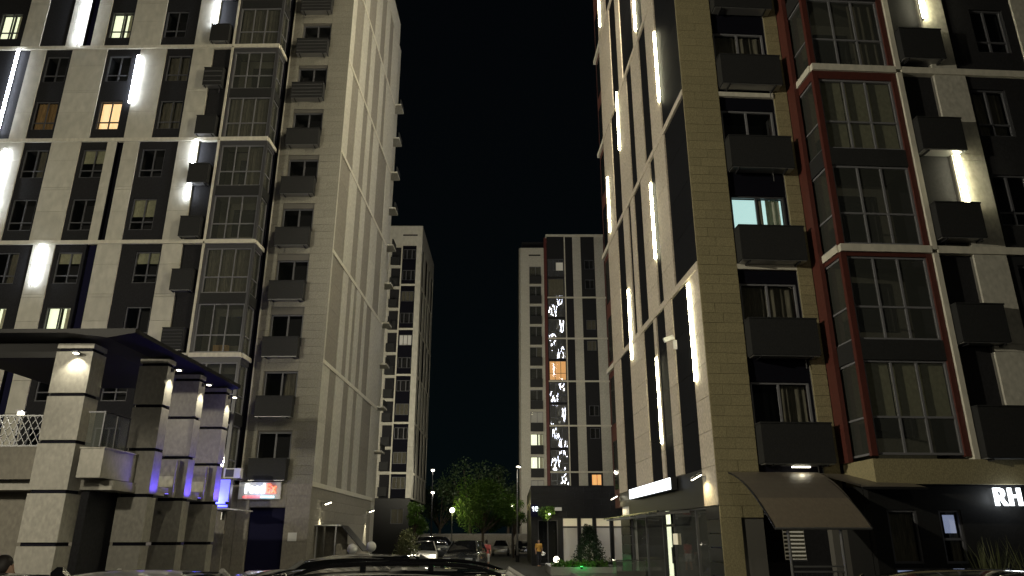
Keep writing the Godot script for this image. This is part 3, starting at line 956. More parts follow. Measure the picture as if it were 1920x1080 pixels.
func right_tower_fittings() -> void:
	# things mounted on or standing against the right tower
	var yaw := -YAW_RIGHT
	var a := thing("door_awning", "curved brown sheet awning on posts over the porch", "awning", frame_at(YAW_RIGHT, 8.2, 19.0), yaw)
	var st := begin()
	var n := 12
	for i in n:
		var r := []
		for k in 2:
			var s := float(i + k) / n
			r.append(Vector2(19.95 - 2.75 * s, 3.38 - 0.5 * s - 0.98 * s * s))
		for side in 2:
			var off := 0.0 if side == 0 else -0.03
			var p := [uvd(7.04, r[0].y + off, r[0].x), uvd(9.5 - 0.18 * i / n, r[0].y + off, r[0].x), uvd(9.5 - 0.18 * (i + 1) / n, r[1].y + off, r[1].x), uvd(7.04, r[1].y + off, r[1].x)]
			if side == 0:
				quad(st, p[3], p[0], p[1], p[2])
			else:
				quad(st, p[0], p[3], p[2], p[1])
		if i == 7:
			place(a, "awning_sheet", done(st), mats.awning)
			st = begin()
	place(a, "awning_sheet", done(st), mats.awninglow)
	st = begin()
	add_bar(st, uvd(7.04, 1.885, 17.19), uvd(9.32, 1.885, 17.19), 0.03)
	place(a, "front_rail", done(st), mats.metalgrey)
	st = begin()
	add_bar(st, uvd(7.05, 2.22, 17.75), uvd(9.36, 2.22, 17.75), 0.018)
	place(a, "seam_bar", done(st), mats.metalgrey)
	for u in [7.38, 8.62]:
		st = begin()
		add_bar(st, uvd(u, 0.5, 17.3), uvd(u, 1.9, 17.3), 0.035, 8)
		place(a, "post", done(st), mats.metalgrey)
	for u in [7.05, 9.35]:
		st = begin()
		var last := Vector3.ZERO
		for i in n + 1:
			var s := float(i) / n
			var p := uvd(u, 3.35 - 0.5 * s - 0.98 * s * s, 19.93 - 2.74 * s)
			if i > 0:
				add_bar(st, last, p, 0.025)
			last = p
		place(a, "edge_rib", done(st), mats.metaldark)
	var b := thing("door_awning", "dark flat canopy under the bay right of the brown awning", "awning", frame_at(YAW_RIGHT, 10.4, 19.5), yaw)
	st = begin()
	quad(st, uvd(9.55, 2.9, 17.8), uvd(9.55, 3.35, 19.9), uvd(11.2, 3.3, 19.9), uvd(11.2, 2.86, 17.8))
	quad(st, uvd(9.55, 3.31, 19.9), uvd(9.55, 2.86, 17.8), uvd(11.2, 2.82, 17.8), uvd(11.2, 3.26, 19.9))
	quad(st, uvd(9.55, 2.86, 17.8), uvd(9.55, 2.9, 17.8), uvd(11.2, 2.86, 17.8), uvd(11.2, 2.82, 17.8))
	place(b, "canopy_sheet", done(st), mats.awning)
	ub(b, "canopy_edge", 9.55, 11.2, 2.80, 2.86, 17.76, 17.8, mats.metaldark)
	var r := thing("railing", "grey metal porch railing under the brown awning", "railing", frame_at(YAW_RIGHT, 8.2, 17.3), yaw)
	for v in [1.05, 0.94]:
		ub(r, "rail", 7.42, 8.58, v, v + 0.035, 17.28, 17.32, mats.metalgrey)
	ub(r, "rail", 7.42, 8.58, 0.55, 0.58, 17.28, 17.32, mats.metalgrey)
	for k in 10:
		ub(r, "baluster", 7.46 + 0.12 * k, 7.475 + 0.12 * k, 0.58, 0.94, 17.29, 17.31, mats.metaldark)
	# signs
	var s1 := thing("light_sign", "long white light box over the corner shop, split in two", "sign", frame_at(YAW_RIGHT, 6.5, 26.9), yaw)
	for q in [[23.8, 25.75], [25.8, 29.9]]:
		ub(s1, "sign_face", 6.46, 6.5, 3.17, 3.52, q[0], q[1], mats.sign_white)
		ub(s1, "sign_box", 6.5, 6.7, 3.15, 3.54, q[0] - 0.02, q[1] + 0.02, mats.metaldark)
	var al := AreaLight3D.new()
	al.name = "sign_light"
	al.area_size = Vector2(6.0, 0.35)
	al.light_color = Color(0.95, 0.98, 1.0)
	al.light_energy = 1.2
	al.area_range = 40.0
	al.shadow_enabled = true
	al.position = uvd(6.44, 3.34, 26.9)
	al.rotation = Vector3(0, PI / 2, 0)
	s1.add_child(al)
	var s2 := thing("letter_sign", "glowing white letters RH on the dark wall at the right edge", "sign", frame_at(YAW_RIGHT, 13.8, 18.7), yaw)
	letters(s2, "sign_letters", "RH", 0.44, uvd(13.42, 2.31, 18.66), mats.sign_white, 0.05)
	var l2 := omni(s2, uvd(13.75, 2.66, 18.4), Color(0.95, 0.98, 1.0), 0.35, 0.2)
	l2.name = "sign_light"
	# flood lamps on brackets at the corners of the ground floor
	for q in [[20.9, 3.28, "small wall lamp by the tower's near corner over the shop"], [33.0, 3.35, "small wall lamp by the tower's rear corner past the white sign"]]:
		var lp := thing("wall_lamp", q[2], "lamp", frame_at(YAW_RIGHT, 6.7, q[0]), yaw, "wall lamps on the shop corner")
		place(lp, "back_plate", box(0.02, 0.16, 0.12), mats.metalgrey, Vector3(0.0, q[1], 0))
		place(lp, "arm", box(0.22, 0.03, 0.03), mats.metaldark, Vector3(-0.12, q[1] + 0.04, 0))
		place(lp, "hood", box(0.34, 0.05, 0.2), mats.metaldark, Vector3(-0.26, q[1] + 0.06, 0), Vector3(0, 0, 0.5))
		place(lp, "lamp_lens", box(0.3, 0.02, 0.17), mats.lamp_face, Vector3(-0.245, q[1] + 0.02, 0), Vector3(0, 0, 0.5))
		spot(lp, Vector3(-0.26, q[1] - 0.02, 0), Vector3(0.25, -1, 0.1), Color(1.0, 0.93, 0.72), 1.6, 70, 0.08)
	var u := thing("strip_lamp", "short bright strip lamp under the lowest air conditioner box", "lamp", frame_at(YAW_RIGHT, 8.9, 19.9), yaw)
	place(u, "casing", box(1.0, 0.03, 0.06), mats.metalgrey, uvd(8.95, 3.535, 19.75))
	place(u, "led_tube", box(0.5, 0.03, 0.05), mats.lamp_face, uvd(9.0, 3.50, 19.75))
	var o := omni(u, uvd(9.0, 3.44, 19.7), Color(1.0, 0.95, 0.8), 0.05, 0.05)
	o.name = "led_light"

func letters(parent: Node, called: String, text: String, height: float, at: Vector3, m: Material, depth := 0.04, turn := 0.0) -> MeshInstance3D:
	var tm := TextMesh.new()
	tm.text = text
	var f := SystemFont.new()
	f.font_names = PackedStringArray(["Droid Sans"])
	f.font_weight = 700
	tm.font = f
	tm.font_size = 64
	tm.pixel_size = height / 46.0
	tm.depth = depth
	tm.horizontal_alignment = HORIZONTAL_ALIGNMENT_LEFT
	tm.vertical_alignment = VERTICAL_ALIGNMENT_BOTTOM
	return place(parent, called, tm, m, at, Vector3(0, turn, 0))

# ------------------------------------------------------------------ the two towers further back and the shop block
func far_right_tower() -> void:
	var t := thing("apartment_tower", "far tower at the lane's end with mirrored light strips in its window column", "apartment tower", frame_at(0.0, 1.23, 99.0), 0.0)
	var F := 99.0
	ub(t, "core", 1.4, 20.0, 0.0, 43.4, F + 1.4, F + 14.0, mats.darkwall)
	ub(t, "core", 1.3, 4.6, 0.0, 41.8, F + 1.0, F + 1.4, mats.darkwall)
	# stair wing at the left with its window column
	var holes := []
	for k in 11:
		holes.append([2.48, 4.2, 4.55 + 3.0 * k + 2.95, 4.55 + 3.0 * k + 4.45])
	wall(t, "stair_wall", 1.23, 4.6, 0.0, 41.9, F, F + 0.25, holes, mats.pale2)
	ub(t, "roof_slot", 2.43, 4.13, 40.65, 40.84, F - 0.03, F, mats.blackwall)
	var backs := ["dim", "cream", "cream", "dim", "dark", "dark", "half", "dark", "dark", "dark", "curtain"]
	for k in 11:
		var h: Array = holes[k]
		window(t, uvd(3.34, h[2], F), 0.0, 1.72, h[3] - h[2], {"transom": -1.0, "recess": 0.1, "back": backs[k], "frame": "pvc", "glass": "glassgrey" if k > 2 or k == 0 else "glass"})
		ub(t, "air_conditioner_box", 2.5, 4.2, h[2] - 1.15, h[2] - 0.05, F - 0.4, F, mats.acbox)
	ub(t, "stair_side_wall", 1.0, 1.22, 0.0, 41.9, F + 0.1, F + 14.0, mats.taupe2)
	# red reveal, window column, trim, dark and pale strips
	ub(t, "red_reveal", 4.62, 5.02, 8.2, 43.4, F - 0.3, F + 0.2, mats.reddark)
	var bases := [9.97, 15.98, 21.99, 28.0, 33.98]
	ub(t, "window_column_wall", 5.02, 7.5, 8.2, 43.4, F - 0.85, F - 0.7, mats.darkwall)
	ub(t, "trim_line", 7.5, 7.66, 8.2, 43.4, F - 0.95, F - 0.6, mats.band)
	wall(t, "dark_wall_panel", 7.66, 8.73, 8.2, 43.3, F - 0.75, F - 0.6, [], mats.darkwall)
	var cuts := []
	for k in 24:
		cuts.append(8.2 + 1.5 * k)
	panels(t, "facade_panel", "pale", 8.73, 9.92, 8.2, 43.3, F - 0.85, F - 0.7, cuts)
	panels(t, "facade_panel", "pale", 11.88, 13.2, 8.2, 43.3, F - 0.85, F - 0.7, cuts)
	var wh := []
	for k in 11:
		if k in [0, 2, 3, 6, 7, 9, 10]:
			wh.append([10.4, 11.7, 8.3 + 3.0 * k, 8.3 + 3.0 * k + 1.4])
	wall(t, "dark_wall_panel", 9.92, 11.88, 8.2, 43.3, F - 0.78, F - 0.6, wh, mats.darkwall)
	for i in wh.size():
		window(t, uvd(11.05, wh[i][2], F - 0.78), 0.0, 1.3, 1.4, {"transom": -1.0, "recess": 0.05, "back": "orange" if i == 0 else ("curtain" if i in [3, 4] else "dark")})
	ub(t, "red_strip", 13.2, 13.9, 8.2, 42.0, F - 0.7, F - 0.5, mats.red)
	panels(t, "facade_panel", "pale", 13.9, 16.0, 8.2, 42.0, F - 0.8, F - 0.6, cuts)
	for b in bases:
		ub(t, "floor_band", 5.02, 13.9, b - 0.1, b + 0.1, F - 0.98, F - 0.7, mats.band)
	ub(t, "roof_edge", 4.85, 13.2, 43.3, 43.62, F - 1.0, F + 1.4, mats.band)
	# glazing of the window column, two floors to a band
	var kinds := ["m", "m", "m", "m", "m", "o", "m", "m", "m", "c", "y"]
	for k in 11:
		var b: float = 9.97 + 3.003 * (k - 1) + 0.15
		var h := 2.66
		if k == 0:
			b = 8.3
			h = 1.55
		var o := {"cols": [0.34, 0.68], "transom": 0.36, "recess": -0.02, "glass": "mirrorglass", "back": "none", "frame": "pvcdark"}
		if kinds[k] == "o":
			o.glass = "glassgrey"
		window(t, uvd(6.26, b, F - 0.87), 0.0, 2.3, h, o)
		if kinds[k] == "o":
			ub(t, "window_glow", 5.15, 7.37, b + 0.05, b + h - 0.05, F - 0.868, F - 0.855, mats.window_orange)
		elif kinds[k] == "c":
			ub(t, "blind", 5.2, 7.3, b + 0.1, b + h - 0.1, F - 0.92, F - 0.91, mats.curtain)
		elif kinds[k] == "y":
			ub(t, "window_glow", 6.3, 7.3, b + 0.9, b + 2.1, F - 0.915, F - 0.905, mats.window_dim)

func far_left_tower() -> void:
	var t := thing("apartment_tower", "far tower seen past the left tower's corner, pale with dark window columns", "apartment tower", frame_at(0.0, -12.0, 90.4), 0.0)
	var F := 90.4
	ub(t, "core", -24.0, -12.2, 0.0, 41.3, F + 1.4, F + 14.6, mats.darkwall)
	ub(t, "upper_wall", -24.0, -12.0, 38.75, 41.5, F, F + 0.3, mats.beige1)
	ub(t, "roof_slot", -14.6, -12.65, 40.15, 40.34, F - 0.02, F, mats.blackwall)
	ub(t, "roof", -24.0, -12.0, 41.5, 41.6, F, F + 14.7, mats.pale2)
	wall(t, "left_wall", -24.0, -15.95, 6.3, 38.75, F, F + 0.3, [], mats.pale1)
	panels(t, "corner_panel", "beige", -12.72, -12.0, 6.3, 38.75, F - 0.02, F + 0.3, [9.3, 12.35, 18.4, 24.4, 30.4, 36.3])
	wall(t, "shaft_wall", -15.95, -14.72, 6.3, 38.75, F + 0.2, F + 0.4, [], mats.darkwall)
	ub(t, "trim_line", -14.72, -14.56, 6.3, 38.75, F - 0.05, F + 0.3, mats.band)
	for k in 11:
		var b := 6.3 + 2.95 * k
		ub(t, "floor_band", -15.95, -14.72, b + 2.72, b + 3.08, F - 0.03, F + 0.2, mats.pale0)
		ub(t, "air_conditioner_box", -16.05, -14.95, b + 0.2, b + 1.25, F - 0.25, F + 0.2, mats.acbox)
	var holes := []
	var style := ["curtain", "curtain", "half", "curtain", "half", "dark", "curtainwarm", "half", "sheer", "dark", "dark"]
	for k in 11:
		holes.append([-14.45, -12.82, 7.35 + 2.95 * k, 8.75 + 2.95 * k])
	wall(t, "dark_wall_panel", -14.56, -12.72, 6.3, 38.75, F + 0.1, F + 0.25, holes, mats.blackwall)
	for k in 11:
		var back: String = style[k]
		if back == "sheer":
			back = "curtain"
		if k in [0, 1, 3, 6, 8]:
			window(t, uvd(-13.635, holes[k][2], F + 0.1), 0.0, 1.63, 1.4, {"cols": [0.33, 0.66], "transom": -1.0, "recess": 0.06, "back": back if k != 6 else "dim"})
		else:
			window(t, uvd(-13.635, holes[k][2], F + 0.1), 0.0, 1.63, 1.4, {"cols": [0.3, 0.7], "transom": -1.0, "recess": 0.06, "back": "dark", "bar": 0.1})
	for b in [9.2, 15.2, 21.2, 27.2, 33.2]:
		ub(t, "floor_band", -14.72, -12.72, b - 0.12, b + 0.12, F - 0.03, F + 0.12, mats.band)
	# ground floor, dark
	wall(t, "ground_floor_wall", -24.0, -12.2, 0.0, 6.3, F + 0.3, F + 0.6, [[-14.4, -12.9, 3.4, 5.1]], mats.basalt1)
	window(t, uvd(-13.65, 3.4, F + 0.3), 0.0, 1.5, 1.7, {"transom": -1.0, "back": "curtain"})
	# side wall with dark strips
	var dark := [[[92.0, 93.6], [95.4, 96.6], [98.2, 99.4], [101.5, 103.0]], [[91.6, 93.0], [95.0, 97.4], [99.0, 100.6], [102.4, 104.4]]]
	var bs := [6.3, 9.2, 15.2, 21.2, 27.2, 33.2, 38.75]
	for g in 6:
		var d := 90.72
		for s in dark[g % 2]:
			side_panels(t, "side_panel", "beige", -12.12, -12.0, bs[g] + 0.1, bs[g + 1] - 0.1, d, s[0], 3.0)
			side_panels(t, "dark_side_panel", "slate", -12.12, -12.06, bs[g] + 0.1, bs[g + 1] - 0.1, s[0], s[1], 3.0)
			d = s[1]
		side_panels(t, "side_panel", "beige", -12.12, -12.0, bs[g] + 0.1, bs[g + 1] - 0.1, d, 105.1, 3.0)
		ub(t, "floor_band", -12.12, -11.97, bs[g] - 0.1, bs[g] + 0.1, 90.72, 105.1, mats.band)
	ub(t, "parapet", -12.12, -12.0, 38.85, 41.5, 90.72, 105.1, mats.beige1)

func shop_block() -> void:
	var t := thing("shop_block", "low dark stone shop block with tall curtained windows at the lane's end", "shop", frame_at(0.0, 1.3, 52.0), 0.0)
	var F := 52.0
	var panes := [[3.42, 4.47], [4.64, 5.68], [5.86, 6.6], [6.72, 7.4], [7.6, 8.6]]
	panes = [[3.42, 4.47], [4.64, 5.5], [5.68, 6.66], [6.84, 7.5], [7.7, 8.7]]
	var holes := [[1.75, 3.1, 0.1, 2.9]]
	for p in panes:
		holes.append([p[0], p[1], 0.2, 3.06])
	wall(t, "front_wall", 1.3, 11.0, 0.0, 5.05, F + 0.06, F + 0.3, holes, mats.basalt0)
	# stone courses above the windows
	for r in 5:
		for c in 8:
			var u0 := 1.3 + c * 1.2 - (0.6 if r % 2 == 1 else 0.0)
			ub(t, "stone_course", maxf(u0, 1.3) + 0.005, u0 + 1.195, 3.1 + r * 0.39 + 0.006, 3.1 + (r + 1) * 0.39 - 0.006, F - rng.randf_range(0.0, 0.03), F + 0.06, mats["basalt%d" % (rng.randi() % 3)])
	ub(t, "roof", 1.3, 11.0, 5.05, 5.15, F, F + 14.0, mats.darkwall)
	ub(t, "side_wall", 1.3, 1.5, 0.0, 5.05, F + 0.3, F + 14.0, mats.basalt2)
	for p in panes:
		window(t, uvd((p[0] + p[1]) / 2, 0.2, F + 0.06), 0.0, p[1] - p[0], 2.86, {"cols": [], "transom": 0.79, "recess": 0.08, "back": "dark", "frame": "pvcdark", "edge": 0.05})
		ub(t, "window_glow", p[0] + 0.05, p[1] - 0.05, 2.5, 3.0, F + 0.20, F + 0.21, mats.window_upper)
		ub(t, "window_glow", p[0] + 0.05, p[1] - 0.05, 0.25, 2.4, F + 0.20, F + 0.21, mats.window_shade)
	window(t, uvd(2.425, 0.1, F + 0.06), 0.0, 1.35, 2.8, {"cols": [0.5], "transom": -1.0, "recess": 0.08, "back": "dark", "frame": "pvcdark"})
	var s := thing("letter_sign", "small upright blue sign with white figures beside the shop block", "sign", frame_at(0.0, 1.45, 51.8), 0.0)
	ub(s, "sign_box", 1.27, 1.72, 3.1, 3.9, 51.7, 51.8, mats.bluewall)
	letters(s, "sign_letters", "10", 0.3, uvd(1.32, 3.35, 51.66), mats.sign_white, 0.03)
	var s2 := thing("name_plate", "pale name plate over the dark shop door", "sign", frame_at(0.0, 3.0, 51.9), 0.0)
	ub(s2, "plate", 2.71, 3.38, 3.49, 3.72, 51.86, 51.94, mats.window_dim)

# ------------------------------------------------------------------ the portal: stone pillars with a roof in front of the left tower
func portal() -> void:
	var t := thing("entrance_portal", "two storey portal of stone block pillars under a thin dark roof", "portal", frame_at(YAW_LEFT, -12.0, 22.0), -YAW_LEFT)
	var seams := [0.0, 1.52, 2.92, 4.30, 5.66, 7.0]
	for p in [[-13.93, -12.83, 21.0, 0.72], [-12.42, -11.48, 22.95, 0.5], [-12.42, -11.48, 25.35, 0.5], [-12.42, -11.48, 27.8, 0.5]]:
		var n := holder(t, "pillar", uvd((p[0] + p[1]) / 2, 0, p[2] + p[3] / 2))
		var w: float = p[1] - p[0]
		place(n, "shaft", box(w - 0.12, 7.12, p[3] - 0.12), mats.blackwall, Vector3(0, 3.56, 0))
		for k in 5:
			place(n, "stone_block", box(w, seams[k + 1] - seams[k] - 0.1, p[3]), mats["portal%d" % (rng.randi() % 3)], Vector3(0, (seams[k] + seams[k + 1]) / 2, 0))
		place(n, "capital", box(w, 0.14, p[3]), mats.portal1, Vector3(0, 7.12, 0))
	# folded roof: soffit falls from the edge to a low line over the pillars
	var st := begin()
	var e := -11.28
	var m := -12.05
	var i := -13.3
	var l := -18.5
	var d0 := 20.3
	var d1 := 28.6
	var pts := [[e, 7.33], [m, 7.19], [i, 7.34], [l, 7.34]]
	for k in 3:
		var a: Array = pts[k + 1]
		var b: Array = pts[k]
		quad(st, uvd(a[0], a[1], d1), uvd(a[0], a[1], d0), uvd(b[0], b[1], d0), uvd(b[0], b[1], d1))
		quad(st, uvd(a[0], a[1], d0), uvd(a[0], 7.46, d0), uvd(b[0], 7.46, d0), uvd(b[0], b[1], d0))
		quad(st, uvd(b[0], b[1], d1), uvd(b[0], 7.46, d1), uvd(a[0], 7.46, d1), uvd(a[0], a[1], d1))
	quad(st, uvd(l, 7.46, d0), uvd(l, 7.46, d1), uvd(e, 7.46, d1), uvd(e, 7.46, d0))
	quad(st, uvd(e, 7.33, d0), uvd(e, 7.46, d0), uvd(e, 7.46, d1), uvd(e, 7.33, d1))
	place(t, "roof", done(st), mats.soffit)
	ub(t, "beam", -18.5, -13.93, 6.85, 7.3, 21.35, 21.7, mats.soffit)
	# terrace: parapet, slab, lower walls
	ub(t, "parapet", -18.5, -13.93, 3.28, 4.2, 21.3, 21.55, mats.portaldark)
	ub(t, "terrace_slab", -18.5, -11.9, 3.0, 3.27, 21.6, 28.3, mats.portal2)
	ub(t, "lower_wall", -18.5, -13.9, 0.0, 2.99, 22.3, 22.5, mats.portaldark)
	ub(t, "recess_wall", -13.3, -12.42, 0.0, 2.99, 23.3, 23.5, mats.taupe2)
	ub(t, "recess_wall", -12.83, -12.6, 0.0, 3.2, 21.72, 23.3, mats.darkwall)
	ub(t, "door_frame", -12.78, -12.66, 0.0, 2.92, 21.74, 21.84, mats.taupe1)
	# balcony box between the first two pillars with a glass guard on it
	ub(t, "balcony_box", -12.66, -11.98, 3.3, 4.11, 21.02, 22.85, mats.portal1)
	ub(t, "balcony_coping", -12.69, -11.95, 4.11, 4.15, 20.99, 22.88, mats.portal0)
	var g := holder(t, "glass_guard", uvd(-12.3, 4.15, 21.6))
	place(g, "pane", box(0.42, 0.95, 0.012), mats.glassgrey, Vector3(0, 0.48, 0.68))
	place(g, "pane", box(0.012, 0.95, 1.36), mats.glassgrey, Vector3(0.22, 0.48, -0.02))
	place(g, "rail", box(0.5, 0.04, 0.05), mats.metaldark, Vector3(0, 0.98, 0.68))
	place(g, "rail", box(0.05, 0.04, 1.4), mats.metaldark, Vector3(0.22, 0.985, -0.02))
	for z in [0.68, -0.02, -0.7]:
		place(g, "post", box(0.04, 0.98, 0.04), mats.metaldark, Vector3(0.22, 0.49, z))
	# slabs with pale worn notices on the next two pillars
	for d in [25.35, 27.8]:
		var b := holder(t, "notice_slab", uvd(-12.08, 2.98, d))
		place(b, "slab", box(0.62, 1.22, 0.22), mats.portal0, Vector3(0, 0.61, 0.11))
		place(b, "notice", box(0.5, 0.36, 0.012), mats.pale0, Vector3(0.02, 0.5, 0.226))
	# lattice railing on the parapet
	var f := holder(t, "lattice_railing", uvd(-16.2, 4.2, 21.42))
	for k in 2:
		place(f, "rail", box(4.5, 0.04, 0.05), mats.pvcdark, Vector3(0, 0.03 + 0.88 * k, 0))
	for k in 22:
		for s in [-1, 1]:
			place(f, "lattice_bar", box(0.022, 1.05, 0.015), mats.pvcdark, Vector3(-2.2 + 0.21 * k, 0.47, 0.016 * s), Vector3(0, 0, 0.55 * s))
	for k in 4:
		place(f, "post", box(0.06, 0.92, 0.06), mats.pvcdark, Vector3(-2.2 + 1.46 * k, 0.46, 0.0))
	# pillar lamps: one on the front of the first pillar, one high on the lane side of each other
	portal_lamp(uvd(-13.25, 6.86, 20.96), Vector3(0, 0, 0), "round lamp at the top of the nearest portal pillar", 4.0)
	frame_at(YAW_LEFT, -12.0, 22.0)
	var labels := ["small lamp high on the second portal pillar, lighting its edge", "small lamp high on the third portal pillar, lighting its edge", "small lamp high on the rearmost portal pillar, lighting its edge"]
	for k in 3:
		portal_lamp(uvd(-11.46, 6.86, [23.2, 25.6, 28.05][k]), Vector3(0, PI / 2, 0), labels[k], 5.0)

	# violet lamps on the terrace edge wash the pillars' lane sides
	for k in 3:
		var v := thing("violet_lamp", ["violet uplight at the second portal pillar", "violet uplight at the third portal pillar", "violet uplight at the rearmost portal pillar"][k], "lamp", frame_at(YAW_LEFT, -11.4, [23.2, 25.6, 28.05][k]), -YAW_LEFT, "violet lamps on the portal")
		place(v, "bracket", box(0.5, 0.03, 0.04), mats.metaldark, Vector3(0.17, 2.88, 0))
		place(v, "housing", box(0.1, 0.08, 0.1), mats.metaldark, Vector3(0.36, 2.93, 0))
		place(v, "lamp_lens", box(0.08, 0.015, 0.08), mats.sign_violet, Vector3(0.36, 2.98, 0))
		spot(v, Vector3(0.35, 3.01, 0), Vector3(-0.5, 1, 0), Color(0.36, 0.28, 1.0), 2.0 + 1.2 * k, 70, 0.05)
	var w := thing("wall_lamp", "white lamp at the left edge above the lattice railing", "lamp", frame_at(YAW_LEFT, -15.3, 22.0), -YAW_LEFT)
	place(w, "post", box(0.05, 2.1, 0.05), mats.metaldark, Vector3(0, 4.25, 0))
	place(w, "hood", box(0.2, 0.04, 0.2), mats.metaldark, Vector3(0, 5.35, 0))
	place(w, "lamp_globe", box(0.13, 0.1, 0.13), mats.lamp_face, Vector3(0, 5.26, 0))
	omni(w, Vector3(0, 5.26, 0), Color(1, 0.98, 0.92), 1.5, 0.08)

func portal_lamp(local: Vector3, turn: Vector3, label: String, energy: float) -> void:
	var b := frame_at(YAW_LEFT, -12.0, 22.0)
	var at := b + local.rotated(Vector3.UP, -YAW_LEFT)
	var p := thing("pillar_lamp", label, "lamp", at, -YAW_LEFT + turn.y, "lamps on the portal pillars")
	place(p, "base_plate", box(0.14, 0.1, 0.03), mats.metaldark, Vector3(0, 0, 0.015))
	var out := 0.1 if turn.y == 0.0 else 0.22
	place(p, "shade", box(0.16, 0.04, 0.05 + out), mats.metaldark, Vector3(0, 0.03, out))
	place(p, "lamp_lens", box(0.12, 0.025, 0.11), mats.lamp_face, Vector3(0, -0.005, out))
	spot(p, Vector3(0, -0.04, out + 0.03), Vector3(0, -1, -0.12 if turn.y == 0.0 else -0.2), Color(1.0, 0.97, 0.86), energy, 58 if turn.y == 0.0 else 36, 0.05)

func left_tower_fittings() -> void:
	var yaw := -YAW_LEFT
	# shop sign over the door
	var s := thing("light_sign", "shop sign FoodEx in white and orange over the dark door", "sign", frame_at(YAW_LEFT, -12.5, 35.6), yaw)
	ub(s, "sign_board", -13.49, -11.51, 3.44, 4.21, 35.5, 35.62, mats.whiteplastic)
	letters(s, "sign_letters", "Food", 0.42, uvd(-13.22, 3.56, 35.46), mats.sign_white, 0.05).scale = Vector3(0.72, 1, 1)
	letters(s, "sign_letters", "Ex", 0.42, uvd(-12.22, 3.56, 35.46), mats.sign_orange, 0.05).scale = Vector3(0.8, 1, 1)
	ub(s, "sign_stripe", -13.25, -12.45, 3.50, 3.58, 35.47, 35.5, mats.sign_red)
	ub(s, "sign_stripe", -12.42, -11.78, 3.50, 3.58, 35.47, 35.5, mats.sign_cyan)
	omni(s, uvd(-12.5, 3.8, 35.0), Color(0.8, 0.82, 1.0), 0.3, 0.2)
	# blue light panel between the portal and the shop
	var b := thing("blue_light_sign", "blue glowing panel at the portal's far end beside the shop sign", "sign", frame_at(YAW_LEFT, -13.6, 33.4), yaw)
	ub(b, "sign_face", -13.85, -13.12, 3.0, 4.17, 33.4, 33.43, mats.sign_blue)
	ub(b, "panel_box", -13.88, -13.09, 2.96, 4.2, 33.43, 33.7, mats.metaldark)
	omni(b, uvd(-13.6, 3.3, 33.1), Color(0.22, 0.25, 1.0), 4.0, 0.3)
	var c := thing("shop_canopy", "thin curved canopy below the blue glowing panel", "awning", frame_at(YAW_LEFT, -13.3, 33.8), yaw)
	var st := begin()
	for k in 8:
		var u0 := -13.85 + 0.17 * k
		var u1 := u0 + 0.17
		var v0 := 2.88 + 0.05 * sin(PI * k / 8.0)
		var v1 := 2.88 + 0.05 * sin(PI * (k + 1) / 8.0)
		add_box(st, uvd(u0, minf(v0, v1) - 0.03, 34.9), uvd(u1, maxf(v0, v1), 33.0))
	place(c, "canopy_sheet", done(st), mats.whiteplastic)
	ub(c, "support", -13.75, -13.7, 2.5, 2.85, 34.4, 34.85, mats.metalgrey)
	var w := thing("air_conditioner", "white outdoor unit above the blue glowing panel", "air conditioner", frame_at(YAW_LEFT, -13.2, 33.6), yaw)
	ub(w, "casing", -13.5, -12.75, 4.25, 4.68, 33.5, 33.8, mats.whiteplastic)
	ub(w, "grille", -13.42, -13.05, 4.3, 4.63, 33.48, 33.5, mats.acgrey)
	ub(w, "bracket", -13.4, -12.85, 4.19, 4.25, 33.5, 34.3, mats.metaldark)
	# lamps over the lane
	for q in [[37.6, "wall lamp over the stair canopy on the left tower's lane wall"], [48.45, "wall lamp near the rear corner of the left tower's lane wall"]]:
		var lp := thing("wall_lamp", q[1], "lamp", frame_at(YAW_LEFT, -10.06, q[0]), yaw, "wall lamps on the lane side")
		place(lp, "back_plate", box(0.03, 0.2, 0.14), mats.metalgrey, Vector3(0, 3.3, 0))
		place(lp, "arm", box(0.3, 0.03, 0.03), mats.metaldark, Vector3(0.16, 3.36, 0))
		place(lp, "hood", box(0.36, 0.06, 0.22), mats.metaldark, Vector3(0.32, 3.38, 0), Vector3(0, 0, 0.35))
		place(lp, "lamp_lens", box(0.3, 0.03, 0.18), mats.lamp_face, Vector3(0.32, 3.335, 0), Vector3(0, 0, 0.35))
		spot(lp, Vector3(0.24, 3.26, 0), Vector3(-0.09, -1, 0), Color(1.0, 0.96, 0.82), 18.0, 19, 0.05)
	# basement stair with a sloping canopy
	var k2 := thing("stair_canopy", "open sided stair canopy with a sloping roof by the lane wall", "canopy", frame_at(0.0, -8.8, 37.0), 0.0)
	var s2 := begin()
	var y := [2.29, 2.29, 1.15]
	quad(s2, uvd(-9.9, 2.32, 36.9), uvd(-9.9, 2.32, 38.6), uvd(-8.2, 2.32, 38.6), uvd(-8.2, 2.32, 36.9))
	quad(s2, uvd(-9.9, 2.27, 38.6), uvd(-9.9, 2.27, 36.9), uvd(-8.2, 2.27, 36.9), uvd(-8.2, 2.27, 38.6))
	quad(s2, uvd(-9.9, 2.27, 36.9), uvd(-9.9, 2.32, 36.9), uvd(-8.2, 2.32, 36.9), uvd(-8.2, 2.27, 36.9))
	place(k2, "flat_roof", done(s2), mats.whiteplastic)
	s2 = begin()
	quad(s2, uvd(-8.2, y[1], 36.95), uvd(-8.2, y[1], 38.55), uvd(-7.1, y[2], 38.55), uvd(-7.1, y[2], 36.95))
	quad(s2, uvd(-8.2, y[1] - 0.05, 38.55), uvd(-8.2, y[1] - 0.05, 36.95), uvd(-7.1, y[2] - 0.05, 36.95), uvd(-7.1, y[2] - 0.05, 38.55))
	quad(s2, uvd(-8.2, y[1] - 0.05, 36.95), uvd(-8.2, y[1], 36.95), uvd(-7.1, y[2], 36.95), uvd(-7.1, y[2] - 0.05, 36.95))
	place(k2, "sloping_roof", done(s2), mats.metaldark)
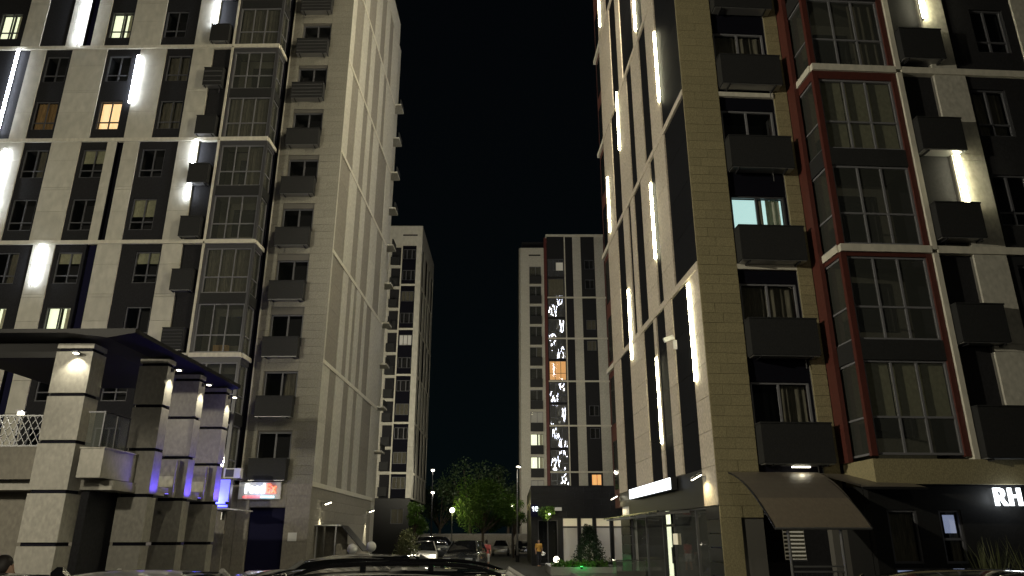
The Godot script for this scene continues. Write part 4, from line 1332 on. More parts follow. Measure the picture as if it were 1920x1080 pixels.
	for u in [-9.36, -8.45]:
		ub(k2, "post", u - 0.03, u + 0.03, 0.12, 2.27, 36.92, 36.98, mats.metalgrey)
	ub(k2, "back_panel", -9.33, -8.2, 0.12, 2.27, 38.5, 38.55, mats.taupe0)
	for q in 5:
		ub(k2, "step", -8.4 + 0.25 * q, -8.15 + 0.25 * q, 0.12, 1.45 - 0.27 * q, 37.0, 38.5, mats.taupe1)

# ------------------------------------------------------------------ street lamps
func street_lamp(label: String, at: Vector3, height: float, reach: Vector3, aims: Array, color: Color, energy: float, angle := 75.0, group := "street lamps") -> void:
	var t := thing("street_lamp", label, "street lamp", at, 0.0, group)
	var st := begin()
	add_bar(st, Vector3.ZERO, Vector3(0, height, 0), 0.09, 10, 0.05)
	place(t, "pole", done(st), mats.metalgrey)
	st = begin()
	add_bar(st, Vector3(0, 0, 0), Vector3(0, 0.5, 0), 0.16, 10, 0.14)
	place(t, "base", done(st), mats.metaldark)
	for k in aims.size():
		var off := Vector3(reach.x, 0, reach.z) + Vector3(0.5 * k, 0, 0)
		st = begin()
		add_bar(st, Vector3(0, height - 0.05, 0), Vector3(off.x, height + 0.1, off.z), 0.035)
		place(t, "arm", done(st), mats.metalgrey)
		var aim: Vector3 = aims[k]
		var h := holder(t, "lamp_head", Vector3(off.x, height + 0.1, off.z))
		h.basis = Basis.looking_at(aim.normalized(), Vector3.UP if absf(aim.normalized().y) < 0.98 else Vector3.RIGHT)
		place(h, "housing", box(0.34, 0.26, 0.12), mats.metaldark, Vector3(0, 0, 0.08))
		place(h, "lamp_lens", box(0.3, 0.22, 0.03), mats.lamp_face, Vector3(0, 0, 0.0))
		spot(h, Vector3(0, 0, -0.06), Vector3(0, 0, -1), color, energy, angle, 0.25)

func lamps() -> void:
	var warm := Color(1.0, 0.965, 0.86)
	# masts out of the picture light the fronts: a flood mast far left, street lamps beside and behind the car park
	street_lamp("tall mast with flood lamps left of the car park", Vector3(-27.0, 0, -6.0), 8.0, Vector3(0.4, 0, -0.3), [Vector3(0.2, 0.12, -1)], warm, 320.0, 60.0, "flood masts")
	street_lamp("second flood mast left of the car park, turned to the lane", Vector3(-25.5, 0, -4.0), 12.0, Vector3(0.4, 0, -0.3), [Vector3(1.0, 0.12, -0.72)], warm, 740.0, 33.0, "flood masts")
	street_lamp("street lamp left of the car park", Vector3(-11.5, 0, -12.0), 6.4, Vector3(0.2, 0, -0.5), [Vector3(-0.1, -0.72, -1)], warm, 40.0, 30.0)
	street_lamp("street lamp behind the car park", Vector3(7.0, 0, 9.0), 8.0, Vector3(-0.4, 0, -0.8), [Vector3(-0.5, -0.05, -1)], warm, 22.0, 60.0)
	street_lamp("car park lamp behind the camera, turned down on the cars", Vector3(4.5, 0, 5.0), 8.5, Vector3(-0.4, 0, -0.8), [Vector3(-0.45, -0.62, -1)], warm, 46.0, 34.0)
	# yard lamp between the towers at the back, hidden behind the left tower, and a flood lamp on the shop block's roof
	street_lamp("yard lamp behind the left tower", Vector3(-14.5, 0, -60.0), 11.0, Vector3(0.4, 0, -0.4), [Vector3(0.1, 0.4, -1)], warm, 420.0, 42.0)
	street_lamp("short flood lamp on the shop block's roof", Vector3(5.5, 5.15, -63.0), 0.3, Vector3(0.0, 0, -0.15), [Vector3(0.05, 0.5, -1)], warm, 220.0, 45.0, "flood masts")
	# flood lamps high on the right tower's lane wall, above the picture, shine across on the left tower's side
	for q in [[23.5, 25.5, "upper flood lamp on the right tower's lane wall"], [31.0, 35.5, "upper rear flood lamp on the right tower's lane wall"]]:
		var f := thing("flood_lamp", q[2], "lamp", frame_at(YAW_RIGHT, 6.7, q[0]), -YAW_RIGHT, "flood lamps high over the lane")
		place(f, "bracket", box(0.5, 0.06, 0.06), mats.metaldark, Vector3(-0.25, q[1], 0))
		var h := holder(f, "lamp_head", Vector3(-0.55, q[1], 0))
		h.basis = Basis.looking_at(Vector3(-1, -0.25, -0.75).normalized(), Vector3.UP)
		place(h, "housing", box(0.4, 0.3, 0.12), mats.metaldark, Vector3(0, 0, 0.08))
		place(h, "lamp_lens", box(0.36, 0.26, 0.03), mats.lamp_face)
		spot(h, Vector3(0, 0, -0.06), Vector3(0, 0, -1), Color(1.0, 0.95, 0.82), 165.0, 75.0, 0.25)
	# lamps in view down the lane
	street_lamp("grey lamp post with two white lamp heads beside the shop block", Vector3(0.42, 0, -60.0), 7.0, Vector3(0.1, 0, 0.4), [Vector3(-0.3, -1, 0.3)], warm, 6.0)
	var t := thing("street_lamp", "lamp post lighting the round green tree at the lane's end", "street lamp", Vector3(-5.4, 0, -69.0), 0.0, "street lamps")
	var st := begin()
	add_bar(st, Vector3.ZERO, Vector3(0, 4.0, 0), 0.06, 8, 0.04)
	place(t, "pole", done(st), mats.metalgrey)
	var sp := SphereMesh.new()
	sp.radius = 0.22
	sp.height = 0.44
	place(t, "lamp_globe", sp, mats.lamp_face, Vector3(0, 4.15, 0))
	omni(t, Vector3(0, 4.15, 0), Color(1.0, 0.95, 0.6), 5.5, 0.2)
	t = thing("street_lamp", "lamp lighting the small tree left of the lamp post", "street lamp", Vector3(0.0, 0, -73.0), 0.0, "street lamps")
	st = begin()
	add_bar(st, Vector3.ZERO, Vector3(0, 4.6, 0), 0.06, 8, 0.04)
	place(t, "pole", done(st), mats.metalgrey)
	place(t, "lamp_globe", box(0.3, 0.12, 0.3), mats.lamp_face, Vector3(0, 4.65, 0))
	omni(t, Vector3(0, 4.65, 0), Color(1.0, 0.92, 0.6), 3.0, 0.2)
	for q in [[Vector3(-9.6, 0, -91.0), 9.6, "upper lamp on a pole right of the far left tower"], [Vector3(-9.2, 0, -88.0), 6.8, "lower lamp on a pole right of the far left tower"]]:
		var l := thing("street_lamp", q[2], "street lamp", q[0], 0.0, "street lamps")
		st = begin()
		add_bar(st, Vector3.ZERO, Vector3(0, q[1], 0), 0.07, 8, 0.04)
		place(l, "pole", done(st), mats.metaldark)
		place(l, "hood", box(0.5, 0.08, 0.3), mats.metaldark, Vector3(0, q[1] + 0.1, 0))
		place(l, "lamp_lens", box(0.34, 0.14, 0.24), mats.lamp_face, Vector3(0, q[1] - 0.02, 0.02))
		omni(l, Vector3(0, q[1] - 0.2, 0.2), Color(1, 0.97, 0.88), 4.0, 0.15)
	# garden lamp in the flower bed and two pale globes by the stair
	var gl := thing("garden_lamp", "bright low garden lamp in the green bed by the lane", "lamp", Vector3(2.45, 0, -43.0))
	st = begin()
	add_bar(st, Vector3.ZERO, Vector3(0, 0.5, 0), 0.05)
	place(gl, "post", done(st), mats.metaldark)
	sp = SphereMesh.new()
	sp.radius = 0.16
	sp.height = 0.32
	place(gl, "lamp_globe", sp, mats.lamp_face, Vector3(0, 0.6, 0))
	omni(gl, Vector3(0, 0.6, 0), Color(1, 1, 0.95), 1.6, 0.15)
	gl = thing("garden_lamp", "green garden lamp shining on the low plants", "lamp", Vector3(3.35, 0.3, -37.7))
	place(gl, "housing", box(0.12, 0.1, 0.12), mats.metaldark, Vector3(0, 0.05, 0))
	place(gl, "lamp_lens", box(0.1, 0.02, 0.1), mats.lamp_green, Vector3(0, 0.11, 0))
	omni(gl, Vector3(0, 0.16, 0), Color(0.1, 1.0, 0.4), 0.3, 0.06)
	gl = thing("wall_lamp", "small lamp among the leaves beside the blue upright sign", "lamp", Vector3(2.5, 3.2, -51.2))
	place(gl, "bracket", box(0.03, 0.03, 0.8), mats.metaldark, Vector3(0, 0.1, -0.4))
	place(gl, "lamp_globe", box(0.1, 0.08, 0.1), mats.lamp_face, Vector3(0, 0.05, 0))
	omni(gl, Vector3(0, 0.05, 0), Color(1.0, 0.95, 0.7), 0.9, 0.06)
	var ls := ["pale unlit globe lamp nearest the stair canopy", "pale unlit globe lamp right of the stair canopy"]
	for k in 2:
		var g := thing("globe_lamp", ls[k], "lamp", Vector3(-7.0 + 0.82 * k, 0, -34.0), 0.0, "pale globe lamps")
		st = begin()
		add_bar(st, Vector3.ZERO, Vector3(0, 1.1, 0), 0.05)
		place(g, "post", done(st), mats.metaldark)
		sp = SphereMesh.new()
		sp.radius = 0.22
		sp.height = 0.44
		place(g, "globe", sp, mats.whiteplastic, Vector3(0, 1.25 + 0.1 * k, 0))

# ------------------------------------------------------------------ cars
# stations along the length (x forward): [x, half width at the belt, belt height, roof height, half width of the roof]
func car(called: String, label: String, at: Vector3, turn: float, body: String, o := {}) -> Node3D:
	var t := thing(called, label, "car", at, turn, "parked cars")
	var L: float = o.get("length", 4.4)
	var H: float = o.get("height", 1.45)
	var W: float = o.get("width", 1.8) / 2
	var suv: bool = o.get("suv", false)
	var paint: Material = mats[body]
	# lower body: loft of rounded sections
	var xs := [-0.5, -0.485, -0.44, -0.3, 0.0, 0.25, 0.4, 0.47, 0.495]
	var belt := [0.62, 0.86, 0.95, 0.97, 0.95, 0.92, 0.82, 0.72, 0.55]
	var half := [0.80, 0.90, 0.96, 1.0, 1.0, 1.0, 0.95, 0.86, 0.76]
	var st := begin()
	st.set_smooth_group(0)
	var rings := []
	for i in xs.size():
		var x: float = xs[i] * L
		var b: float = belt[i] * (H / 1.45)
		var w: float = half[i] * W
		var lo := 0.24 if i > 0 and i < xs.size() - 1 else 0.36
		var ring := []
		for p in [[0.86, lo], [0.98, lo + 0.08], [1.0, lerpf(lo, b, 0.5)], [0.97, b - 0.1], [0.88, b], [0.0, b + 0.03]]:
			ring.append(Vector3(x, p[1], w * p[0]))
		for k in range(ring.size() - 2, -1, -1):
			ring.append(Vector3(ring[k].x, ring[k].y, -ring[k].z))
		rings.append(ring)
	loft(st, rings, true)
	place(t, "body", done(st, true), paint)
	# greenhouse in dark glass with the roof panel on it
	var gx := [-0.43, -0.30, -0.12, 0.06, 0.24] if not suv else [-0.49, -0.40, -0.15, 0.06, 0.22]
	var gb: float = 0.95 * (H / 1.45)
	st = begin()
	st.set_smooth_group(0)
	rings = []
	var top := [gb, H - 0.07, H, H - 0.03, gb] if not suv else [gb + 0.25, H - 0.05, H, H - 0.03, gb]
	for i in 5:
		var x: float = gx[i] * L
		var y: float = top[i]
		var f := clampf((y - gb) / (H - gb), 0.0, 1.0)
		var w := W * lerpf(0.86, 0.68, f)
		var ring := []
		for p in [[W * 0.87, gb - 0.02], [lerpf(W * 0.87, w, 0.9), lerpf(gb, y, 0.88)], [w * 0.9, lerpf(gb, y, 0.98)], [w * 0.5, y], [0.0, y + 0.012 * f]]:
			ring.append(Vector3(x, p[1], p[0]))
		for k in range(ring.size() - 2, -1, -1):
			ring.append(Vector3(ring[k].x, ring[k].y, -ring[k].z))
		rings.append(ring)
	loft(st, rings, true)
	place(t, "windows", done(st, true), mats.carglass)
	# roof skin a little above the glass
	st = begin()
	st.set_smooth_group(0)
	rings = []
	var r0: float = gx[1] * L + (0.0 if not suv else -0.1)
	var r1: float = gx[3] * L
	for i in 9:
		var s := float(i) / 8
		var x := lerpf(r0, r1, s)
		var y := H + 0.012 - 0.07 * pow(absf(s - 0.5) * 2.0, 2.2)
		var w := W * 0.70
		var ring := []
		for k in 9:
			var q := float(k) / 8 * 2.0 - 1.0
			ring.append(Vector3(x, y - 0.05 * pow(absf(q), 3.0), -w * q))
		rings.append(ring)
	loft(st, rings, false)
	place(t, "roof", done(st, true), mats[o.get("roof", body)])
	for s in [-1, 1]:
		st = begin()
		add_bar(st, Vector3(gx[3] * L, H - 0.03, W * 0.66 * s), Vector3(gx[4] * L + 0.05, gb, W * 0.85 * s), 0.035)
		place(t, "pillar", done(st), paint)
		st = begin()
		add_bar(st, Vector3(gx[1] * L, H - 0.09, W * 0.66 * s), Vector3(gx[0] * L, gb, W * 0.84 * s), 0.05)
		place(t, "pillar", done(st), paint)
		st = begin()
		add_box(st, Vector3(gx[4] * L - 0.22, gb + 0.02, W * 0.93 if s > 0 else -W * 1.12), Vector3(gx[4] * L - 0.08, gb + 0.14, W * 1.12 if s > 0 else -W * 0.93))
		place(t, "mirror", done(st), paint)
		if o.get("rails", false):
			st = begin()
			var last := Vector3.ZERO
			for k in 13:
				var q := float(k) / 12
				var p := Vector3(lerpf(r0 + 0.25, r1 - 0.05, q), H + 0.055 - 0.10 * pow(absf(q - 0.5) * 2.0, 4.0), W * 0.66 * s)
				if k > 0:
					add_bar(st, last, p, 0.02)
				last = p
			place(t, "roof_rail", done(st), mats.carblack)
			for q in [0.33, 0.66]:
				place(t, "rail_foot", box(0.05, 0.06, 0.03), mats.carblack, Vector3(lerpf(r0 + 0.25, r1 - 0.05, q), H + 0.01, W * 0.66 * s))
		place(t, "headlight", box(0.12, 0.13, 0.34), mats[o.get("front", "headlamp")], Vector3(L * 0.478, 0.66 * H / 1.45, W * 0.62 * s))
		place(t, "tail_light", box(0.08, 0.16, 0.3), mats[o.get("rear", "taillamp")], Vector3(-L * 0.483, 0.82 * H / 1.45, W * 0.68 * s))
		for e in [-1, 1]:
			var wh := holder(t, "wheel", Vector3(L * 0.295 * e, 0.32, W * 0.9 * s))
			var c := CylinderMesh.new()
			c.top_radius = 0.32
			c.bottom_radius = 0.32
			c.height = 0.2
			c.radial_segments = 20
			if not meshes.has("tyre"):
				meshes["tyre"] = c
				var c2 := CylinderMesh.new()
				c2.top_radius = 0.2
				c2.bottom_radius = 0.2
				c2.height = 0.215
				c2.radial_segments = 10
				meshes["rim"] = c2
			place(wh, "tyre", meshes["tyre"], mats.tyre, Vector3.ZERO, Vector3(PI / 2, 0, 0))
			place(wh, "rim", meshes["rim"], mats.chrome, Vector3.ZERO, Vector3(PI / 2, 0, 0))
	if o.get("sunroof", false):
		st = begin()
		st.set_smooth_group(0)
		rings = []
		for i in 9:
			var s := float(i) / 8 * 0.5
			var ring := []
			for k in 9:
				var q := float(k) / 8 * 2.0 - 1.0
				ring.append(Vector3(lerpf(r0, r1, s), H + 0.019 - 0.07 * pow(absf(s - 0.5) * 2.0, 2.2) - 0.05 * pow(absf(q * 0.8), 3.0), -W * 0.56 * q))
			rings.append(ring)
		loft(st, rings, false)
		place(t, "glass_roof", done(st, true), mats.carblack)
	if o.get("spoiler", false):
		st = begin()
		st.set_smooth_group(0)
		var sr := []
		for k in 9:
			var q := float(k) / 8 * 2.0 - 1.0
			var z := -W * 0.72 * q
			var dip := 0.05 * q * q
			sr.append([Vector3(r0 - 0.34, H - 0.045 - dip, z), Vector3(r0 - 0.32, H - 0.02 - dip, z), Vector3(r0 + 0.15, H - 0.015 - dip * 0.6, z), Vector3(r0 + 0.15, H - 0.09 - dip * 0.6, z)])
		loft(st, sr, true)
		place(t, "spoiler", done(st, true), mats.carblack)
	return t

func loft(st: SurfaceTool, rings: Array, caps: bool) -> void:
	for i in rings.size() - 1:
		var a: Array = rings[i]
		var b: Array = rings[i + 1]
		for k in a.size() - 1:
			quad(st, a[k], a[k + 1], b[k + 1], b[k])
	if caps:
		for e in 2:
			var r: Array = rings[0] if e == 0 else rings[rings.size() - 1]
			for k in range(1, r.size() - 1):
				for p in ([r[0], r[k + 1], r[k]] if e == 0 else [r[0], r[k], r[k + 1]]):
					st.add_vertex(p)

func street() -> void:
	# foreground: only the roofs reach into the picture
	car("parked_car", "nearest car, white with black roof rails and a black spoiler", Vector3(-0.32, 0, -7.7), 0.0, "carwhite", {"suv": true, "height": 1.385, "length": 4.5, "rails": true, "spoiler": true, "sunroof": true})
	car("parked_car", "silver car behind the white car with roof rails, only its roof showing", Vector3(-1.75, 0, -12.0), 0.0, "carsilver", {"height": 1.43, "length": 4.3})
	car("parked_car", "white car in front of the portal pillars, only its roof showing", Vector3(-3.95, 0, -8.8), PI / 2, "carwhite", {"height": 1.335, "length": 4.2})
	car("parked_car", "dark car at the lower left corner beside the person", Vector3(-2.84, 0, -3.6), PI / 2, "carblack", {"height": 1.525, "suv": true})
	# along the lane
	car("parked_car", "dark grey car parked head on in the lane", Vector3(-2.4, 0, -40.0), -PI / 2 - 0.12, "cargrey", {"height": 1.6, "suv": true})
	var c := car("parked_car", "white car with one bright headlight beside the shrub", Vector3(-5.5, 0, -48.5), -PI / 2 + 0.1, "carwhite", {"height": 1.55, "front": "lamp_face"})
	omni(c, Vector3(2.9, 0.6, 0.0), Color(1, 0.98, 0.9), 1.4, 0.1)
	car("parked_car", "pale car parked at the far end of the lane by the lamp post", Vector3(-1.2, 0, -84.0), -PI / 2, "carsilver", {"height": 1.55})
	car("parked_car", "dark car at the far end right of the pale car", Vector3(1.2, 0, -86.0), -PI / 2, "carblack", {"height": 1.5})
	car("parked_car", "dark van like car left of the parked grey car, far down the lane", Vector3(-6.0, 0, -66.0), 0.1, "cargrey", {"height": 1.9, "suv": true, "length": 4.8})
	car("parked_car", "dark car by the right shop front, its roof edge catching light", Vector3(5.0, 0, -7.6), 0.1, "carblack", {"height": 1.37})
	# low wall at the end of the lane
	var w := thing("boundary_wall", "long pale low wall across the end of the lane", "wall", Vector3(-3, 0, -95.0))
	for k in 8:
		place(w, "wall_panel", box(2.98, 2.2, 0.2), mats["taupe%d" % (k % 3)], Vector3(-10.5 + 3.0 * k, 1.1, 0))
	place(w, "coping", box(24.2, 0.12, 0.3), mats.kerb, Vector3(0, 2.26, 0))
	# flower bed and glass rimmed planter by the shop
	var b := thing("flower_bed", "raised earth bed with kerb at the lane's right side", "flower bed", Vector3(3.6, 0, -41.0))
	place(b, "soil", box(3.2, 0.3, 6.0), mats.earth, Vector3(0, 0.15, 0))
	for s in [-1, 1]:
		place(b, "kerb", box(0.12, 0.38, 6.24), mats.kerb, Vector3(1.66 * s, 0.19, 0))
		place(b, "kerb", box(3.2, 0.38, 0.12), mats.kerb, Vector3(0, 0.19, 3.06 * s))
	var g := thing("glass_planter", "glass sided planter with a shining rim at the shop corner", "planter", Vector3(4.5, 0, -30.0))
	place(g, "glass_side", box(1.1, 0.85, 0.03), mats.glassgrey, Vector3(0, 0.45, 0.5))
	place(g, "glass_side", box(0.03, 0.85, 1.0), mats.glassgrey, Vector3(-0.55, 0.45, 0))
	place(g, "rim", box(1.16, 0.04, 0.06), mats.chrome, Vector3(0, 0.9, 0.5))
	place(g, "rim", box(0.06, 0.04, 1.0), mats.chrome, Vector3(-0.55, 0.9, 0))
	place(g, "soil", box(1.04, 0.5, 0.94), mats.earth, Vector3(0.02, 0.25, 0))

# ------------------------------------------------------------------ plants
func leaf_cloud(seed_value: int, count: int, clumps: Array, leaf: float, droop := 0.0) -> ArrayMesh:
	var r := RandomNumberGenerator.new()
	r.seed = seed_value
	var st := begin()
	for i in count:
		var c: Array = clumps[r.randi() % clumps.size()]
		var dir := Vector3(r.randfn(), r.randfn(), r.randfn()).normalized()
		var p: Vector3 = c[0] + dir * float(c[1]) * pow(r.randf(), 0.45)
		var n := Vector3(r.randfn(), r.randfn() + 0.6, r.randfn()).normalized()
		var x := n.cross(Vector3(r.randfn(), r.randfn(), r.randfn()).normalized()).normalized()
		var y := n.cross(x)
		y.y -= droop
		var s := leaf * r.randf_range(0.6, 1.25)
		var tip := p + y * s
		var a := p + y * s * 0.45 + x * s * 0.32
		var b := p + y * s * 0.45 - x * s * 0.32
		for q in [p, a, tip, p, tip, b]:
			st.add_vertex(q)
	return done(st)

func tree(called: String, label: String, at: Vector3, height: float, spread: float, seed_value: int, count: int, leaf: float, m: String, group := "trees at the lane's end") -> void:
	var t := thing(called, label, "tree", at, 0.0, group)
	var r := RandomNumberGenerator.new()
	r.seed = seed_value
	var st := begin()
	var fork := height * 0.34
	add_bar(st, Vector3.ZERO, Vector3(0, fork, 0), height * 0.022, 8, height * 0.016)
	var clumps := []
	for k in 16:
		var ang := TAU * k / 16.0 * 2.4 + r.randf() * 0.8
		var lift := r.randf_range(0.42, 0.95)
		var out := spread * r.randf_range(0.35, 0.85) * (1.15 - absf(lift - 0.62) * 1.5)
		var tip := Vector3(cos(ang) * out, height * lift, sin(ang) * out)
		add_bar(st, Vector3(0, fork * r.randf_range(0.85, 1.0), 0), tip, height * 0.011, 5, height * 0.003)
		clumps.append([tip, spread * r.randf_range(0.24, 0.42)])
	place(t, "trunk", done(st), mats.bark)
	place(t, "crown", leaf_cloud(seed_value + 1, count, clumps, leaf), mats[m])

func plants() -> void:
	tree("leafy_tree", "round green tree lit from inside at the lane's end", Vector3(-2.7, 0, -71.4), 7.0, 3.3, 11, 15000, 0.19, "leaf1")
	tree("leafy_tree", "small lit tree left of the grey lamp post", Vector3(0.1, 0, -73.6), 5.6, 1.2, 21, 2200, 0.18, "leaf1")
	tree("leafy_tree", "small lit tree beside the blue upright sign", Vector3(2.5, 0, -53.6), 0.1, 0.1, 31, 10, 0.1, "leaf1")
	get_child(get_child_count() - 1).free()
	tree("leafy_tree", "tree lit green below the corner of the far left tower", Vector3(-10.6, 0, -85.0), 5.4, 1.5, 41, 3000, 0.2, "leaf1")
	tree("leafy_tree", "tall dark tree behind the lit round tree", Vector3(-5.5, 0, -100.0), 11.5, 5.0, 51, 3600, 0.34, "leaf2")
	tree("leafy_tree", "tall dark tree right of centre far behind the low wall", Vector3(-0.5, 0, -104.0), 11.0, 4.6, 61, 3600, 0.34, "leaf2")
	tree("leafy_tree", "dark tree at the far left end of the low wall", Vector3(-10.5, 0, -112.0), 10.0, 4.2, 71, 2600, 0.34, "leaf2")
	# climber with pale leaves hanging at the shop block's sign
	var h := thing("hanging_plant", "bright leafy plant hanging beside the blue upright sign", "plant", Vector3(2.35, 2.9, -51.5))
	place(h, "foliage", leaf_cloud(81, 900, [[Vector3(-0.35, 0.5, 0), 0.35], [Vector3(0.05, 0.55, 0), 0.4], [Vector3(0.3, 0.6, 0), 0.3], [Vector3(-0.1, 0.2, 0), 0.3]], 0.13), mats.leaf1)
	var st := begin()
	add_bar(st, Vector3(-0.4, 0.3, -0.3), Vector3(0.4, 0.7, -0.2), 0.02)
	place(h, "stem", done(st), mats.bark)
	# loose shrub by the left pavement
	var s := thing("loose_shrub", "loose olive shrub on the left pavement behind the parked cars", "shrub", Vector3(-6.05, 0, -43.5))
	var cl := []
	for k in 14:
		var a := k * 2.4
		cl.append([Vector3(cos(a) * 0.55 * (k % 3) / 2.0, 0.4 + 1.6 * k / 14.0, sin(a) * 0.5 * (k % 3) / 2.0), 0.42])
	place(s, "foliage", leaf_cloud(91, 2600, cl, 0.12), mats.leaf0)
	st = begin()
	for k in 7:
		add_bar(st, Vector3.ZERO, Vector3(cos(k * 0.9) * 0.5, 1.3 + 0.1 * k, sin(k * 0.9) * 0.5), 0.025, 5, 0.008)
	place(s, "stem", done(st), mats.bark)
	# cone shaped evergreen in front of the shop windows
	var e := thing("evergreen_shrub", "dark rounded evergreen in front of the curtained shop windows", "shrub", Vector3(3.95, 0.3, -39.5))
	cl = []
	for k in 26:
		var f := k / 26.0
		var a := k * 2.4
		var rad := 0.62 * (1.0 - f) + 0.1
		cl.append([Vector3(cos(a) * rad, 0.25 + 1.75 * f, sin(a) * rad), 0.30 * (1.15 - 0.6 * f)])
	place(e, "foliage", leaf_cloud(101, 5200, cl, 0.09), mats.needle)
	st = begin()
	add_bar(st, Vector3.ZERO, Vector3(0, 1.7, 0), 0.05, 6, 0.015)
	place(e, "stem", done(st), mats.bark)
	# low green plants round the garden lamp
	var ls := ["low green plant left of the garden lamp", "low green plant just right of the garden lamp", "low green plant under the evergreen", "low green plant at the bed's right end"]
	for k in 4:
		var g := thing("low_plant", ls[k], "plant", Vector3(2.4 + 0.62 * k, 0.3, -38.6 - 0.3 * (k % 2)), 0.0, "low plants in the bed")
		place(g, "foliage", leaf_cloud(111 + k, 700, [[Vector3(0, 0.12, 0), 0.3], [Vector3(0.3, 0.1, 0.1), 0.25], [Vector3(-0.25, 0.08, 0.1), 0.22]], 0.12), mats.leaf1)
		st = begin()
		add_bar(st, Vector3(0, -0.02, 0), Vector3(0, 0.15, 0), 0.015)
		place(g, "stem", done(st), mats.bark)
	# tall grass like plants by the right shop window
	for k in 4:
		var g := thing("tall_grass_plant", ["grassy plant nearest the right shop window", "second grassy plant along the right shop window", "third grassy plant along the right shop window", "grassy plant at the right edge below the letter sign"][k], "plant", Vector3(9.3 + 0.42 * k, 0, -15.4 - 0.25 * (k % 2)), 0.0, "grassy plants by the right shop")
		st = begin()
		var r := RandomNumberGenerator.new()
		r.seed = 131 + k
		for i in 60:
			var a := r.randf() * TAU
			var lean := r.randf_range(0.08, 0.4)
			var hh := r.randf_range(0.9, 1.75 if k != 3 else 1.6)
			var p0 := Vector3(cos(a), 0, sin(a)) * 0.06
			var p1 := p0 + Vector3(cos(a) * lean * 0.5, hh * 0.65, sin(a) * lean * 0.5)
			var p2 := p0 + Vector3(cos(a) * lean * 1.4, hh, sin(a) * lean * 1.4)
			var wd := Vector3(-sin(a), 0, cos(a)) * 0.014
			quad(st, p0 - wd, p1 - wd, p1 + wd, p0 + wd)
			for q in [p1 - wd, p2, p1 + wd]:
				st.add_vertex(q)
		place(g, "blades", done(st), mats.leaf0)

# ------------------------------------------------------------------ people: one surface each, meshed as surface nets round tapered bones
func smin(a: float, b: float, k: float) -> float:
	var h := clampf(0.5 + 0.5 * (b - a) / k, 0.0, 1.0)
	return lerpf(b, a, h) - k * h * (1.0 - h)

func body_distance(p: Vector3, bones: Array) -> float:
	var d := 10.0
	for b in bones:
		var a: Vector3 = b[0]
		var ab: Vector3 = b[1] - a
		var t := clampf((p - a).dot(ab) / ab.length_squared(), 0.0, 1.0)
		var q := p - a - ab * t
		d = smin(d, q.length() - lerpf(b[2], b[3], t), 0.035)
	return d

func nets(bones: Array, cell: float) -> ArrayMesh:
	var lo := Vector3(99, 99, 99)
	var hi := -lo
	for b in bones:
		for e in 2:
			var r: float = maxf(b[2], b[3]) + cell * 3
			lo = lo.min(b[e] - Vector3.ONE * r)
			hi = hi.max(b[e] + Vector3.ONE * r)
	var n := Vector3i(((hi - lo) / cell).ceil()) + Vector3i.ONE
	var sx := n.x
	var sxy := n.x * n.y
	var f := PackedFloat32Array()
	f.resize(sxy * n.z)
	for z in n.z:
		for y in n.y:
			for x in n.x:
				f[x + y * sx + z * sxy] = body_distance(lo + Vector3(x, y, z) * cell, bones)
	var id := {}
	var vs := PackedVector3Array()
	for z in n.z - 1:
		for y in n.y - 1:
			for x in n.x - 1:
				var i0 := x + y * sx + z * sxy
				var sum := Vector3.ZERO
				var cnt := 0
				for e in [[0, 1, Vector3(0, 0, 0), Vector3(1, 0, 0)], [sx, sx + 1, Vector3(0, 1, 0), Vector3(1, 0, 0)], [sxy, sxy + 1, Vector3(0, 0, 1), Vector3(1, 0, 0)], [sx + sxy, sx + sxy + 1, Vector3(0, 1, 1), Vector3(1, 0, 0)],
						[0, sx, Vector3(0, 0, 0), Vector3(0, 1, 0)], [1, 1 + sx, Vector3(1, 0, 0), Vector3(0, 1, 0)], [sxy, sxy + sx, Vector3(0, 0, 1), Vector3(0, 1, 0)], [1 + sxy, 1 + sx + sxy, Vector3(1, 0, 1), Vector3(0, 1, 0)],
						[0, sxy, Vector3(0, 0, 0), Vector3(0, 0, 1)], [1, 1 + sxy, Vector3(1, 0, 0), Vector3(0, 0, 1)], [sx, sx + sxy, Vector3(0, 1, 0), Vector3(0, 0, 1)], [1 + sx, 1 + sx + sxy, Vector3(1, 1, 0), Vector3(0, 0, 1)]]:
					var a: float = f[i0 + e[0]]
					var b: float = f[i0 + e[1]]
					if (a < 0.0) != (b < 0.0):
						sum += e[2] + e[3] * (a / (a - b))
						cnt += 1
				if cnt > 0:
					id[i0] = vs.size()
					vs.append(lo + (Vector3(x, y, z) + sum / cnt) * cell)
	var st := begin()
	st.set_smooth_group(0)
	for z in range(1, n.z - 1):
		for y in range(1, n.y - 1):
			for x in range(1, n.x - 1):
				var i := x + y * sx + z * sxy
				var inside := f[i] < 0.0
				for ax in [[1, sx, sxy], [sx, sxy, 1], [sxy, 1, sx]]:
					if inside != (f[i + ax[0]] < 0.0):
						var q := [vs[id[i]], vs[id[i - ax[1]]], vs[id[i - ax[1] - ax[2]]], vs[id[i - ax[2]]]]
						if inside:
							quad(st, q[3], q[2], q[1], q[0])
						else:
							quad(st, q[0], q[1], q[2], q[3])
	return done(st, true)

